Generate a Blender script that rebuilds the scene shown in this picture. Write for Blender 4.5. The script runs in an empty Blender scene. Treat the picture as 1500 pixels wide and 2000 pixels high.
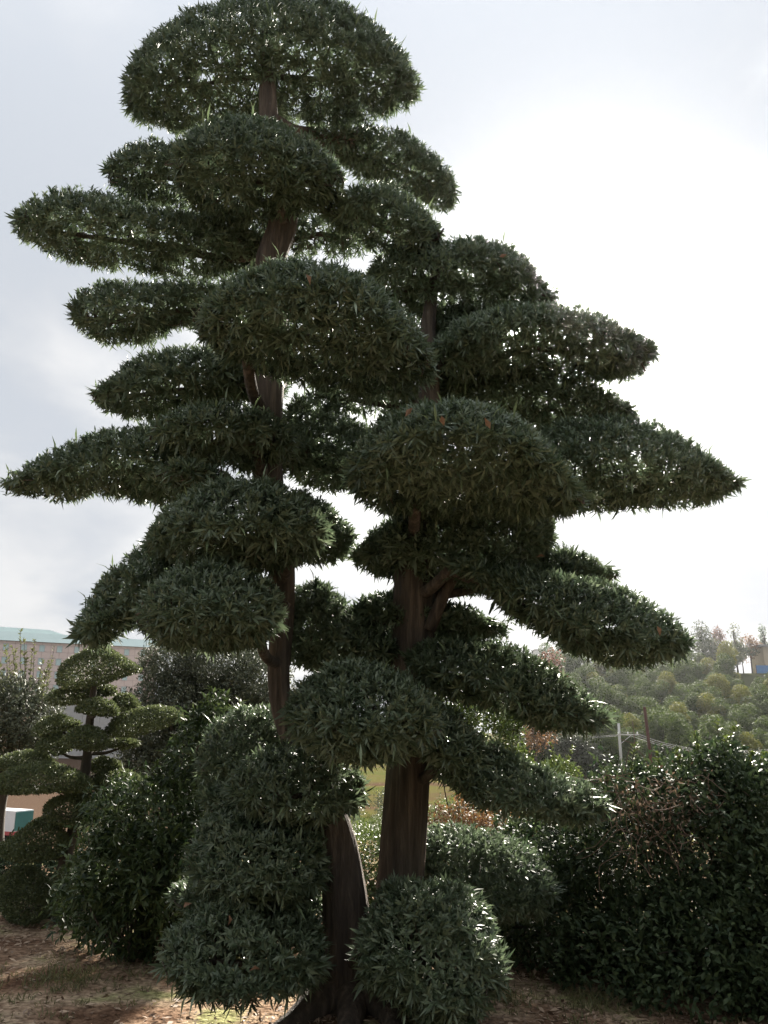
import bpy, math, random
import numpy as np
from mathutils import Vector

R = math.radians
rng = np.random.default_rng(7)
random.seed(7)
sc = bpy.context.scene

# ------------------------------------------------------------------ camera
W0, H0, F0 = 1500.0, 2000.0, 1619.0          # photograph size and focal length in its pixels
PITCH, EYE = R(14.9), 1.6
cam_d = bpy.data.cameras.new('camera')
cam = bpy.data.objects.new('camera', cam_d)
sc.collection.objects.link(cam)
cam.location = (0, 0, EYE)
cam.rotation_euler = (R(90) + PITCH, 0, 0)
cam_d.sensor_fit = 'VERTICAL'
cam_d.sensor_height = 24.0
cam_d.lens = 24.0 * F0 / H0
cam_d.clip_end = 6000
sc.camera = cam

# ------------------------------------------------------------------ sky
SUN_AZ, SUN_EL = R(15), R(27)
SUN = Vector((math.sin(SUN_AZ) * math.cos(SUN_EL), math.cos(SUN_AZ) * math.cos(SUN_EL), math.sin(SUN_EL)))
world = bpy.data.worlds.new('World')
sc.world = world
world.use_nodes = True
wn, wl = world.node_tree.nodes, world.node_tree.links
wn.clear()


def wnode(t, **kw):
    n = wn.new(t)
    for k, v in kw.items():
        setattr(n, k, v)
    return n


def wmath(op, a, b=None, c=None):
    n = wnode('ShaderNodeMath', operation=op)
    for i, v in enumerate((a, b, c)):
        if v is None:
            continue
        if isinstance(v, (int, float)):
            n.inputs[i].default_value = v
        else:
            wl.new(v, n.inputs[i])
    return n.outputs[0]


sky = wnode('ShaderNodeTexSky', sky_type='NISHITA')
sky.sun_disc = False
sky.sun_elevation = SUN_EL
sky.sun_rotation = SUN_AZ
sky.dust_density = 3.0
tc = wnode('ShaderNodeTexCoord')
sep = wnode('ShaderNodeSeparateXYZ')
wl.new(tc.outputs['Generated'], sep.inputs[0])
zz = wmath('ADD', wmath('MAXIMUM', sep.outputs[2], 0.0), 0.28)
comb = wnode('ShaderNodeCombineXYZ')
wl.new(wmath('DIVIDE', sep.outputs[0], zz), comb.inputs[0])
wl.new(wmath('DIVIDE', sep.outputs[1], zz), comb.inputs[1])
mp = wnode('ShaderNodeMapping')
mp.inputs['Location'].default_value = (37.19, -15.73, 0)
wl.new(comb.outputs[0], mp.inputs[0])
nz = wnode('ShaderNodeTexNoise')
nz.inputs['Scale'].default_value = 1.5
nz.inputs['Detail'].default_value = 7
nz.inputs['Roughness'].default_value = 0.52
nz.inputs['Distortion'].default_value = 0.35
wl.new(mp.outputs[0], nz.inputs['Vector'])
rp = wnode('ShaderNodeValToRGB')
rp.color_ramp.interpolation = 'EASE'
rp.color_ramp.elements[0].position = 0.40
rp.color_ramp.elements[0].color = (7.2, 7.7, 8.4, 1)      # grey undersides of the cloud deck
rp.color_ramp.elements[1].position = 0.62
rp.color_ramp.elements[1].color = (8.9, 8.95, 9.0, 1)      # thin bright cloud
wl.new(nz.outputs[0], rp.inputs[0])
dotn = wnode('ShaderNodeVectorMath', operation='DOT_PRODUCT')
wl.new(tc.outputs['Generated'], dotn.inputs[0])
dotn.inputs[1].default_value = SUN
dd = wmath('MAXIMUM', dotn.outputs['Value'], 0.0)
glow = wmath('ADD', wmath('MULTIPLY', wmath('POWER', dd, 14.0), 0.11), wmath('MULTIPLY', wmath('POWER', dd, 2.0), 0.028))
thin = wnode('ShaderNodeMapRange', interpolation_type='SMOOTHSTEP')
thin.inputs['From Min'].default_value, thin.inputs['From Max'].default_value = 0.43, 0.64
thin.inputs['To Min'].default_value, thin.inputs['To Max'].default_value = 0.0, 1.0     # thick cloud holds the glow back
wl.new(nz.outputs[0], thin.inputs['Value'])
gain = wmath('ADD', wmath('MULTIPLY', glow, thin.outputs[0]), 0.142)
z2 = wmath('POWER', wmath('MAXIMUM', sep.outputs[2], 0.0), 6.0)
gain = wmath('MULTIPLY', gain, wmath('ADD', wmath('MULTIPLY', z2, 1.7), 0.95))   # an overcast deck is brightest overhead
mulc = wnode('ShaderNodeVectorMath', operation='SCALE')
wl.new(rp.outputs[0], mulc.inputs[0])
wl.new(gain, mulc.inputs['Scale'])
mixs = wnode('ShaderNodeMix', data_type='RGBA')
mixs.inputs['Factor'].default_value = 0.994
wl.new(sky.outputs[0], mixs.inputs['A'])
wl.new(mulc.outputs[0], mixs.inputs['B'])
bg = wnode('ShaderNodeBackground')
bg.inputs['Strength'].default_value = 0.12
wl.new(mixs.outputs['Result'], bg.inputs['Color'])
wo = wnode('ShaderNodeOutputWorld')
wl.new(bg.outputs[0], wo.inputs['Surface'])

# ------------------------------------------------------------------ sun behind thin cloud
sun_d = bpy.data.lights.new('sun', 'SUN')
sun_d.energy = 4.0
sun_d.angle = R(6)
sun_d.color = (1.0, 0.93, 0.82)
sun = bpy.data.objects.new('sun', sun_d)
sc.collection.objects.link(sun)
sun.rotation_euler = SUN.to_track_quat('Z', 'Y').to_euler()
sun.location = SUN * 60

sc.view_settings.view_transform = 'Standard'
sc.view_settings.look = 'None'
sc.view_settings.exposure = 2.4
sc.view_settings.gamma = 1.0
sc.view_settings.use_curve_mapping = False
sc.cycles.volume_step_rate = 1.0
sc.cycles.max_bounces = 8
sc.cycles.transparent_max_bounces = 8
sc.cycles.volume_bounces = 0

# ------------------------------------------------------------------ helpers
FWD = np.array([0, math.cos(PITCH), math.sin(PITCH)])
UPV = np.array([0, -math.sin(PITCH), math.cos(PITCH)])
EYEP = np.array([0, 0, EYE])


def ray(px, py):
    d = FWD + UPV * (1000.0 - py) / F0
    d = d + np.array([(px - 750.0) / F0, 0, 0])
    return d


def at(px, py, Y):
    d = ray(px, py)
    return EYEP + d * (Y / d[1])


def unit(v):
    return v / np.maximum(np.linalg.norm(v, axis=-1, keepdims=True), 1e-9)


def tag(o, label=None, cat=None, group=None, kind=None):
    for k, v in (('label', label), ('category', cat), ('group', group), ('kind', kind)):
        if v:
            o[k] = v
    return o


def link(name, data, parent=None, loc=None):
    o = bpy.data.objects.new(name, data)
    sc.collection.objects.link(o)
    if parent is not None:
        o.parent = parent
    if loc is not None:
        o.location = loc
    return o


def thing(name, label, cat, group=None, loc=(0, 0, 0)):
    return tag(link(name, None, None, loc), label, cat, group)


def np_mesh(name, V, faces_flat, sizes, mat, tint=None, smooth=False):
    me = bpy.data.meshes.new(name)
    V = np.asarray(V, dtype=np.float32)
    me.vertices.add(len(V))
    me.vertices.foreach_set('co', V.ravel())
    ff = np.asarray(faces_flat, dtype=np.int32).ravel()
    ss = np.asarray(sizes, dtype=np.int32)
    me.loops.add(len(ff))
    me.loops.foreach_set('vertex_index', ff)
    me.polygons.add(len(ss))
    st = np.concatenate(([0], np.cumsum(ss)[:-1])).astype(np.int32)
    me.polygons.foreach_set('loop_start', st)
    if smooth:
        me.polygons.foreach_set('use_smooth', np.ones(len(ss), dtype=bool))
    me.update(calc_edges=True)
    if tint is not None:
        a = me.attributes.new('tint', 'FLOAT', 'POINT')
        a.data.foreach_set('value', np.asarray(tint, dtype=np.float32))
    me.materials.append(mat)
    return me


def leaf_mesh(name, P, D, N, L, Wd, mat, tint, curve=0.12, fold=0.18, origin=(0, 0, 0), simple=False):
    """every leaf is a blade folded along its midrib and bent towards its tip"""
    P = P - np.asarray(origin)
    D = unit(D)
    N = unit(N - D * np.sum(N * D, 1, keepdims=True))
    S = np.cross(D, N)
    n = len(P)
    L = np.asarray(L).reshape(-1, 1)
    Wd = np.asarray(Wd).reshape(-1, 1)
    if simple:
        V = np.stack([P, P + D * L * .5 + S * Wd * .5, P + D * L - N * L * curve, P + D * L * .5 - S * Wd * .5], 1).reshape(-1, 3)
        f = (np.arange(n)[:, None] * 4 + np.array([0, 1, 2, 3])).ravel()
        return np_mesh(name, V, f, np.full(n, 4), mat, np.repeat(tint, 4))
    mid = P + D * L * 0.48
    lf = mid + S * Wd * .5 + N * Wd * fold
    rt = mid - S * Wd * .5 + N * Wd * fold
    tip = P + D * L - N * L * curve
    V = np.stack([P, lf, mid, rt, tip], 1).reshape(-1, 3)
    q = np.array([0, 2, 1, 0, 3, 2, 2, 4, 1, 3, 4, 2])
    f = (np.arange(n)[:, None] * 5 + q).ravel()
    return np_mesh(name, V, f, np.full(n * 4, 3), mat, np.repeat(tint, 5))


class MB:
    """collects boxes, tubes and loose polygons into one mesh"""

    def __init__(self):
        self.V, self.F, self.n = [], [], 0

    def add(self, verts, faces):
        self.V.extend([tuple(v) for v in verts])
        self.F.extend([tuple(i + self.n for i in f) for f in faces])
        self.n += len(verts)

    def box(self, x0, x1, y0, y1, z0, z1):
        v = [(x0, y0, z0), (x1, y0, z0), (x1, y1, z0), (x0, y1, z0), (x0, y0, z1), (x1, y0, z1), (x1, y1, z1), (x0, y1, z1)]
        self.add(v, [(0, 3, 2, 1), (4, 5, 6, 7), (0, 1, 5, 4), (1, 2, 6, 5), (2, 3, 7, 6), (3, 0, 4, 7)])

    def tube(self, pts, rad, sides=7, flute=None, cap=True):
        pts = np.asarray(pts, float)
        k = len(pts)
        tan = unit(np.gradient(pts, axis=0))
        ref = np.array([1.0, 0, 0]) if abs(tan[0][0]) < .8 else np.array([0, 1.0, 0])
        rings = []
        for i in range(k):
            a = unit(ref - tan[i] * np.dot(ref, tan[i]))
            b = np.cross(tan[i], a)
            ref = a
            for j in range(sides):
                t = 2 * math.pi * j / sides
                r = rad[i] * (flute(t, i) if flute else 1.0)
                rings.append(pts[i] + (a * math.cos(t) + b * math.sin(t)) * r)
        F = []
        for i in range(k - 1):
            for j in range(sides):
                j2 = (j + 1) % sides
                F.append((i * sides + j, i * sides + j2, (i + 1) * sides + j2, (i + 1) * sides + j))
        if cap:
            F.append(tuple(range(sides))[::-1])
            F.append(tuple((k - 1) * sides + j for j in range(sides)))
        self.add(rings, F)

    def mesh(self, name, mat, smooth=False):
        me = bpy.data.meshes.new(name)
        me.from_pydata(self.V, [], self.F)
        if smooth:
            me.polygons.foreach_set('use_smooth', np.ones(len(me.polygons), dtype=bool))
        me.update()
        me.materials.append(mat)
        return me

    def build(self, name, mat, parent=None, smooth=False):
        return link(name, self.mesh(name, mat, smooth), parent)


def catmull(pts, per=6):
    P = [np.array(p, float) for p in pts]
    P = [2 * P[0] - P[1]] + P + [2 * P[-1] - P[-2]]
    out = []
    for i in range(1, len(P) - 2):
        for k in range(per):
            t = k / per
            a, b, c, d = P[i - 1], P[i], P[i + 1], P[i + 2]
            out.append(.5 * ((2 * b) + (c - a) * t + (2 * a - 5 * b + 4 * c - d) * t * t + (3 * b - a - 3 * c + d) * t ** 3))
    out.append(P[-2])
    return np.array(out)


# ------------------------------------------------------------------ materials
def mat_new(name):
    m = bpy.data.materials.new(name)
    m.use_nodes = True
    nt = m.node_tree
    return m, nt.nodes, nt.links, nt.nodes['Principled BSDF']


def leaf_mat(name, dark, light, rough=0.42, trans=0.25, tcol=None, spec=0.5):
    m, n, l, b = mat_new(name)
    at_ = n.new('ShaderNodeAttribute')
    at_.attribute_name = 'tint'
    r = n.new('ShaderNodeValToRGB')
    r.color_ramp.elements[0].color = (*dark, 1)
    r.color_ramp.elements[1].color = (*light, 1)
    l.new(at_.outputs['Fac'], r.inputs[0])
    l.new(r.outputs[0], b.inputs['Base Color'])
    b.inputs['Roughness'].default_value = rough
    b.inputs['Specular IOR Level'].default_value = spec
    t = n.new('ShaderNodeBsdfTranslucent')
    if tcol:
        t.inputs[0].default_value = (*tcol, 1)
    else:
        l.new(r.outputs[0], t.inputs[0])
    mx = n.new('ShaderNodeMixShader')
    mx.inputs[0].default_value = trans
    out = n['Material Output']
    l.new(b.outputs[0], mx.inputs[1])
    l.new(t.outputs[0], mx.inputs[2])
    l.new(mx.outputs[0], out.inputs['Surface'])
    return m


def noise_mat(name, cols, scale=4.0, stretch=(1, 1, 1), rough=0.85, bump=0.3, bump_dist=0.02, detail=8, pos=(0.3, 0.7)):
    m, n, l, b = mat_new(name)
    c = n.new('ShaderNodeTexCoord')
    mp_ = n.new('ShaderNodeMapping')
    mp_.inputs['Scale'].default_value = stretch
    l.new(c.outputs['Object'], mp_.inputs[0])
    t = n.new('ShaderNodeTexNoise')
    t.inputs['Scale'].default_value = scale
    t.inputs['Detail'].default_value = detail
    t.inputs['Roughness'].default_value = 0.65
    l.new(mp_.outputs[0], t.inputs['Vector'])
    r = n.new('ShaderNodeValToRGB')
    el = r.color_ramp.elements
    el[0].position, el[1].position = pos
    el[0].color, el[1].color = (*cols[0], 1), (*cols[-1], 1)
    for i, cc in enumerate(cols[1:-1]):
        e = el.new(pos[0] + (pos[1] - pos[0]) * (i + 1) / (len(cols) - 1))
        e.color = (*cc, 1)
    l.new(t.outputs[0], r.inputs[0])
    l.new(r.outputs[0], b.inputs['Base Color'])
    b.inputs['Roughness'].default_value = rough
    if bump:
        bp = n.new('ShaderNodeBump')
        bp.inputs['Strength'].default_value = bump
        bp.inputs['Distance'].default_value = bump_dist
        l.new(t.outputs[0], bp.inputs['Height'])
        l.new(bp.outputs[0], b.inputs['Normal'])
    return m


M_POD = leaf_mat('podocarpus leaf', (0.056, 0.090, 0.048), (0.170, 0.210, 0.125), 0.46, 0.34, spec=.65)
M_POD_LONG = leaf_mat('podocarpus long leaf', (0.10, 0.15, 0.07), (0.18, 0.23, 0.12), 0.36, 0.3, spec=.8)
M_BOX = leaf_mat('clipped holly leaf', (0.055, 0.075, 0.032), (0.135, 0.155, 0.065), 0.55, 0.33)
M_HEDGE = leaf_mat('glossy hedge leaf', (0.022, 0.042, 0.020), (0.080, 0.108, 0.045), 0.55, 0.28, spec=.28)
M_BROAD = leaf_mat('long evergreen leaf', (0.014, 0.030, 0.012), (0.085, 0.115, 0.040), 0.5, 0.28, spec=.28)
M_EVER = leaf_mat('dull evergreen leaf', (0.05, 0.062, 0.040), (0.115, 0.125, 0.080), 0.6, 0.25, spec=.3)
M_SPRIG = leaf_mat('young shoot leaf', (0.08, 0.11, 0.04), (0.17, 0.18, 0.08), 0.45, 0.3)
M_LIME = leaf_mat('yellow green leaf', (0.05, 0.085, 0.018), (0.13, 0.165, 0.04), 0.45, 0.32)
M_AUT = leaf_mat('autumn leaf', (0.13, 0.06, 0.03), (0.30, 0.17, 0.06), 0.6, 0.3)
M_RED = leaf_mat('red brown leaf', (0.14, 0.07, 0.05), (0.25, 0.13, 0.085), 0.6, 0.3)
M_BAMBOO = leaf_mat('bamboo leaf', (0.030, 0.058, 0.014), (0.115, 0.155, 0.030), 0.7, 0.3, spec=.12)
M_BAMBOO_Y = leaf_mat('yellow bamboo leaf', (0.10, 0.12, 0.02), (0.23, 0.22, 0.04), 0.7, 0.3, spec=.12)
M_WOODS = leaf_mat('far wood leaf', (0.05, 0.07, 0.04), (0.11, 0.12, 0.06), 0.6, 0.3)
M_GRASS = leaf_mat('grass blade', (0.06, 0.08, 0.03), (0.22, 0.20, 0.09), 0.6, 0.3)
M_LITTER = leaf_mat('dry fallen leaf', (0.11, 0.065, 0.042), (0.42, 0.31, 0.22), 0.75, 0.1)
M_DEAD = leaf_mat('dead brown leaf', (0.15, 0.085, 0.05), (0.24, 0.14, 0.09), 0.8, 0.15)
M_BARK = noise_mat('podocarpus bark', [(0.03, 0.022, 0.018), (0.075, 0.056, 0.043), (0.17, 0.13, 0.10)], 7.0, (3.4, 3.4, 0.3), 0.9, 1.0, 0.05, pos=(0.28, 0.72))
M_TWIG = noise_mat('twig bark', [(0.03, 0.023, 0.018), (0.075, 0.058, 0.042)], 12, (1, 1, .3), 0.9, 0.3)
M_VINE = noise_mat('dry vine', [(0.10, 0.06, 0.045), (0.22, 0.15, 0.11)], 8, (1, 1, 1), 0.9, 0.2)


# ------------------------------------------------------------------ terrain
def sst(a, b, x):
    t = np.clip((x - a) / (b - a), 0, 1)
    return t * t * (3 - 2 * t)


def vnoise(x, y, s, seed):
    out = 0
    r_ = np.random.default_rng(seed)
    for k in range(5):
        a = r_.uniform(0, 6.28)
        p = r_.uniform(0, 6.28)
        f = s * r_.uniform(.6, 1.7)
        out = out + np.sin((x * math.cos(a) + y * math.sin(a)) * f + p)
    return out / 5


def height(x, y):
    x = np.asarray(x, float)
    y = np.asarray(y, float)
    az = x / np.maximum(y, 1.0)
    z = 0.035 * vnoise(x, y, 1.6, 3) + 0.012 * vnoise(x, y, 6, 5)
    near = 1 - sst(9, 14, y)
    z = z * near
    z = z - 0.25 * sst(5.7, 9.0, y) * (1 - sst(-1.2, 0.3, x)) * 0.0
    z = z - 4.2 * sst(9.5, 48, y)
    bump = vnoise(x, y, .05, 9) * .5 * sst(20, 60, y)
    right = sst(.12, .21, az)
    left = 1 - sst(-.30, -.16, az)
    z = z + right * 18.5 * sst(100, 188, y) + left * 9.0 * sst(60, 170, y) + bump
    z = z + (1 - right) * (1 - left) * 3.0 * sst(120, 400, y)
    return z


def hz(x, y):
    return float(height(x, y))


ys = np.concatenate([np.arange(-14, 14, .18), np.geomspace(14, 3500, 150)])
us = np.concatenate([np.linspace(-1, 1, 170)])
gx = np.stack([us * (18 + max(0, y) * 0.9) for y in ys])
gy = np.repeat(ys[:, None], len(us), 1)
gz = height(gx, gy)
GV = np.stack([gx, gy, gz], -1).reshape(-1, 3)
nu = len(us)
ii = (np.arange(len(ys) - 1)[:, None] * nu + np.arange(nu - 1)).ravel()
GF = np.stack([ii, ii + 1, ii + nu + 1, ii + nu], 1)

m, n, l, b = mat_new('ground soil and meadow')
c = n.new('ShaderNodeNewGeometry')
t1 = n.new('ShaderNodeTexNoise'); t1.inputs['Scale'].default_value = 1.5; t1.inputs['Detail'].default_value = 10
t2 = n.new('ShaderNodeTexNoise'); t2.inputs['Scale'].default_value = 26; t2.inputs['Detail'].default_value = 6
t3 = n.new('ShaderNodeTexNoise'); t3.inputs['Scale'].default_value = .09; t3.inputs['Detail'].default_value = 9
for t in (t1, t2, t3):
    l.new(c.outputs['Position'], t.inputs['Vector'])
r1 = n.new('ShaderNodeValToRGB')
e = r1.color_ramp.elements
e[0].position, e[0].color = .36, (.105, .066, .046, 1)
e[1].position, e[1].color = .63, (.23, .235, .12, 1)
k = e.new(.46); k.color = (.20, .14, .10, 1)
k = e.new(.54); k.color = (.30, .235, .17, 1)
l.new(t1.outputs[0], r1.inputs[0])
r2 = n.new('ShaderNodeValToRGB')
r2.color_ramp.elements[0].position, r2.color_ramp.elements[0].color = .3, (.45, .42, .4, 1)
r2.color_ramp.elements[1].position, r2.color_ramp.elements[1].color = .7, (1.5, 1.45, 1.4, 1)
l.new(t2.outputs[0], r2.inputs[0])
mu = n.new('ShaderNodeMix'); mu.data_type = 'RGBA'; mu.blend_type = 'MULTIPLY'; mu.inputs['Factor'].default_value = 1
l.new(r1.outputs[0], mu.inputs['A']); l.new(r2.outputs[0], mu.inputs['B'])
r3 = n.new('ShaderNodeValToRGB')
e = r3.color_ramp.elements
e[0].position, e[0].color = .36, (.058, .070, .020, 1)
e[1].position, e[1].color = .66, (.075, .048, .032, 1)
k = e.new(.5); k.color = (.085, .080, .028, 1)
l.new(t3.outputs[0], r3.inputs[0])
sp = n.new('ShaderNodeSeparateXYZ'); l.new(c.outputs['Position'], sp.inputs[0])
mr = n.new('ShaderNodeMapRange'); mr.inputs['From Min'].default_value = 10; mr.inputs['From Max'].default_value = 20
l.new(sp.outputs[1], mr.inputs['Value'])
dv_ = n.new('ShaderNodeMath'); dv_.operation = 'DIVIDE'; l.new(sp.outputs[0], dv_.inputs[0]); l.new(sp.outputs[1], dv_.inputs[1])
hr_ = n.new('ShaderNodeMapRange'); hr_.inputs['From Min'].default_value = .14; hr_.inputs['From Max'].default_value = .18; l.new(dv_.outputs[0], hr_.inputs['Value'])
hy_ = n.new('ShaderNodeMapRange'); hy_.inputs['From Min'].default_value = 92; hy_.inputs['From Max'].default_value = 102; l.new(sp.outputs[1], hy_.inputs['Value'])
hm_ = n.new('ShaderNodeMath'); hm_.operation = 'MULTIPLY'; l.new(hr_.outputs[0], hm_.inputs[0]); l.new(hy_.outputs[0], hm_.inputs[1])
wood = n.new('ShaderNodeMix'); wood.data_type = 'RGBA'; l.new(hm_.outputs[0], wood.inputs['Factor']); l.new(r3.outputs[0], wood.inputs['A']); wood.inputs['B'].default_value = (.05, .055, .025, 1)
lr_ = n.new('ShaderNodeMapRange'); lr_.inputs['From Min'].default_value = -.16; lr_.inputs['From Max'].default_value = -.22; l.new(dv_.outputs[0], lr_.inputs['Value'])
scrub = n.new('ShaderNodeMix'); scrub.data_type = 'RGBA'; l.new(lr_.outputs[0], scrub.inputs['Factor']); l.new(wood.outputs['Result'], scrub.inputs['A']); scrub.inputs['B'].default_value = (.085, .058, .042, 1)
mg = n.new('ShaderNodeMix'); mg.data_type = 'RGBA'
l.new(mr.outputs[0], mg.inputs['Factor']); l.new(mu.outputs['Result'], mg.inputs['A']); l.new(scrub.outputs['Result'], mg.inputs['B'])
l.new(mg.outputs['Result'], b.inputs['Base Color'])
b.inputs['Roughness'].default_value = 1.0
b.inputs['Specular IOR Level'].default_value = 0.0
bp = n.new('ShaderNodeBump'); bp.inputs['Strength'].default_value = .8; bp.inputs['Distance'].default_value = .03
l.new(t2.outputs[0], bp.inputs['Height']); l.new(bp.outputs[0], b.inputs['Normal'])
M_GROUND = m
ground = link('ground', np_mesh('ground', GV, GF, np.full(len(GF), 4), M_GROUND, smooth=True))
tag(ground, kind='structure')


# ------------------------------------------------------------------ clipped foliage pads
def pad_surface(stations, Y0, B, under=0.45, inset=0.05, ns=40, nf=28, ydrift=0.0, lump=0.022, hang=0.0):
    """surface grid of one clipped pad: a dome with a flatter underside whose outline runs through the stations"""
    st = np.array(stations, float)
    x0, x1 = st[0, 0], st[-1, 0]
    tt = (1 - np.cos(np.linspace(0.04, 0.96, ns) * math.pi)) / 2
    xs = x0 + (x1 - x0) * tt
    top = np.interp(xs, st[:, 0], st[:, 1])
    bot = np.interp(xs, st[:, 0], st[:, 2]) + hang * np.minimum(1, 6 * tt * (1 - tt))
    ker = np.array([.25, .5, .25])
    for _ in range(2):
        top[1:-1] = np.convolve(top, ker, 'valid')
        bot[1:-1] = np.convolve(bot, ker, 'valid')
    G = np.zeros((ns, nf, 3))
    C = np.zeros((ns, 3))
    for i in range(ns):
        t = 2 * tt[i] - 1
        Y = Y0 + ydrift * t
        pt, pb = at(xs[i], top[i], Y), at(xs[i], bot[i], Y)
        dt, db = pt - EYEP, pb - EYEP
        a1 = math.atan2(dt[2], math.hypot(dt[0], dt[1]))
        a0 = math.atan2(db[2], math.hypot(db[0], db[1]))
        rg = np.linalg.norm((dt + db) / 2)
        T = max(0.03, rg * (a1 - a0) - 2 * inset)
        em = abs((a0 + a1) / 2)
        prof = math.sqrt(max(0.02, 1 - abs(t) ** 2.3))
        bb = B * prof
        se, ce = math.sin(em), math.cos(em)
        bb = min(bb, 0.36 * T / max(se, .05))
        lo, hi = 0.0, 3.0
        for _ in range(30):
            h = (lo + hi) / 2
            v = math.hypot(bb * se, h * ce) + math.hypot(bb * se, under * h * ce)
            lo, hi = (h, hi) if v < T else (lo, h)
        Sb = math.hypot(bb * se, under * h * ce)
        f = (Sb + inset) / (T + 2 * inset)
        c = pb + (pt - pb) * f
        hd = np.array([dt[0], dt[1], 0.0])
        hd /= np.linalg.norm(hd)
        C[i] = c
        for j in range(nf):
            ph = 2 * math.pi * j / nf
            s_, c_ = math.sin(ph), math.cos(ph)
            w = h * s_ if s_ > 0 else under * h * s_
            G[i, j] = c + hd * (bb * c_) + np.array([0, 0, w])
    # clipped by hand: the skin swells and dips a little
    q = G * 5.5
    k = np.sin(q[..., 0] + 1.3 * np.sin(q[..., 1] + 2 * q[..., 2])) * np.sin(q[..., 1] * 1.2 + 1.6 * q[..., 2]) + .6 * np.sin(q[..., 0] * 2.1 + q[..., 2] * 2.6 + q[..., 1])
    dv = G - C[:, None, :]
    ln = np.linalg.norm(dv, axis=-1, keepdims=True)
    G = G + dv / np.maximum(ln, 1e-6) * (lump * k[..., None] * np.minimum(1, ln / .25))
    return G, C


def sample_surface(G, C, dens_top, dens_bot, r_, patch=0.0):
    ns, nf, _ = G.shape
    j2 = (np.arange(nf) + 1) % nf
    A, Bq, Cq, D = G[:-1], G[:-1][:, j2], G[1:][:, j2], G[1:]
    nrm = np.cross(Cq - A, D - Bq)
    area = np.linalg.norm(nrm, axis=-1) / 2
    nrm = unit(nrm)
    cen = (A + Bq + Cq + D) / 4
    mid = (C[:-1] + C[1:])[:, None, :] / 2
    flip = np.sum(nrm * (cen - mid), -1) < 0
    nrm[flip] *= -1
    up = nrm[..., 2]
    dens = dens_bot + (dens_top - dens_bot) * sst(-.45, .15, up)
    if patch:
        q = cen * 9
        nzv = np.sin(q[..., 0] + 1.7 * np.sin(q[..., 1])) * np.sin(q[..., 1] * 1.3 + 2 * np.sin(q[..., 2])) + .5 * np.sin(q[..., 0] * 2.3 + q[..., 2] * 3)
        dens = dens * np.clip(1 + patch * nzv * (1 - sst(-.2, .5, up)), .08, 2)
    p = (area * dens).ravel()
    N = int(p.sum())
    idx = r_.choice(len(p), N, p=p / p.sum())
    u, v = r_.random((N, 1)), r_.random((N, 1))
    a, bq, cq, d = (M.reshape(-1, 3)[idx] for M in (A, Bq, Cq, D))
    P = (a * (1 - u) + bq * u) * (1 - v) + (d * (1 - u) + cq * u) * v
    cc = np.repeat(mid, nf, 1).reshape(-1, 3)[idx]
    return P, nrm.reshape(-1, 3)[idx], cc


def tuft_leaves(P, N, C, r_, per, length, width, depth=0.09):
    """shoots on the pad's skin, each carrying a spiral of narrow leaves"""
    n = len(P)
    per_n = r_.integers(max(3, per - 4), per + 4, n)
    out = unit((P - C) * np.array([1, 1, .25]))
    w = sst(-.3, .4, N[:, 2:3])
    ax = N * (.45 + .35 * w) + out * (.55 - .35 * w) + np.array([0, 0, 1.0]) * .28 * w - np.array([0, 0, .25]) * (1 - w) + r_.normal(0, .25, (n, 3))
    ax = unit(ax)
    vig = np.clip(r_.normal(1, .17, n), .6, 1.5)           # vigour of the shoot
    tint_s = np.clip(r_.normal(.42, .17, n), 0, 1)
    back = r_.random(n) ** 1.6 * depth                     # how far under the skin the shoot starts
    I = np.repeat(np.arange(n), per_n)
    m_ = len(I)
    A = ax[I]
    ref = unit(r_.normal(0, 1, (m_, 3)))
    rad = unit(ref - A * np.sum(ref * A, 1, keepdims=True))
    th = np.radians(r_.uniform(18, 74, (m_, 1)))
    k = r_.random((m_, 1))
    D = A * np.cos(th) + rad * np.sin(th)
    D[:, 2] += .1
    base = P[I] - N[I] * (back[I, None] + .012) - A * (k * .05)
    L = length * vig[I] * r_.uniform(.62, 1.12, m_) * (1.12 - .42 * w[I, 0])
    Wd = width * vig[I] ** .5 * r_.uniform(.85, 1.15, m_)
    nl = unit(A * np.sin(th) - rad * np.cos(th) + r_.normal(0, .25, (m_, 3)))
    tint = np.clip(tint_s[I] + r_.normal(0, .11, m_), 0, 1)
    return base, D, nl, L, Wd, tint


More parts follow.
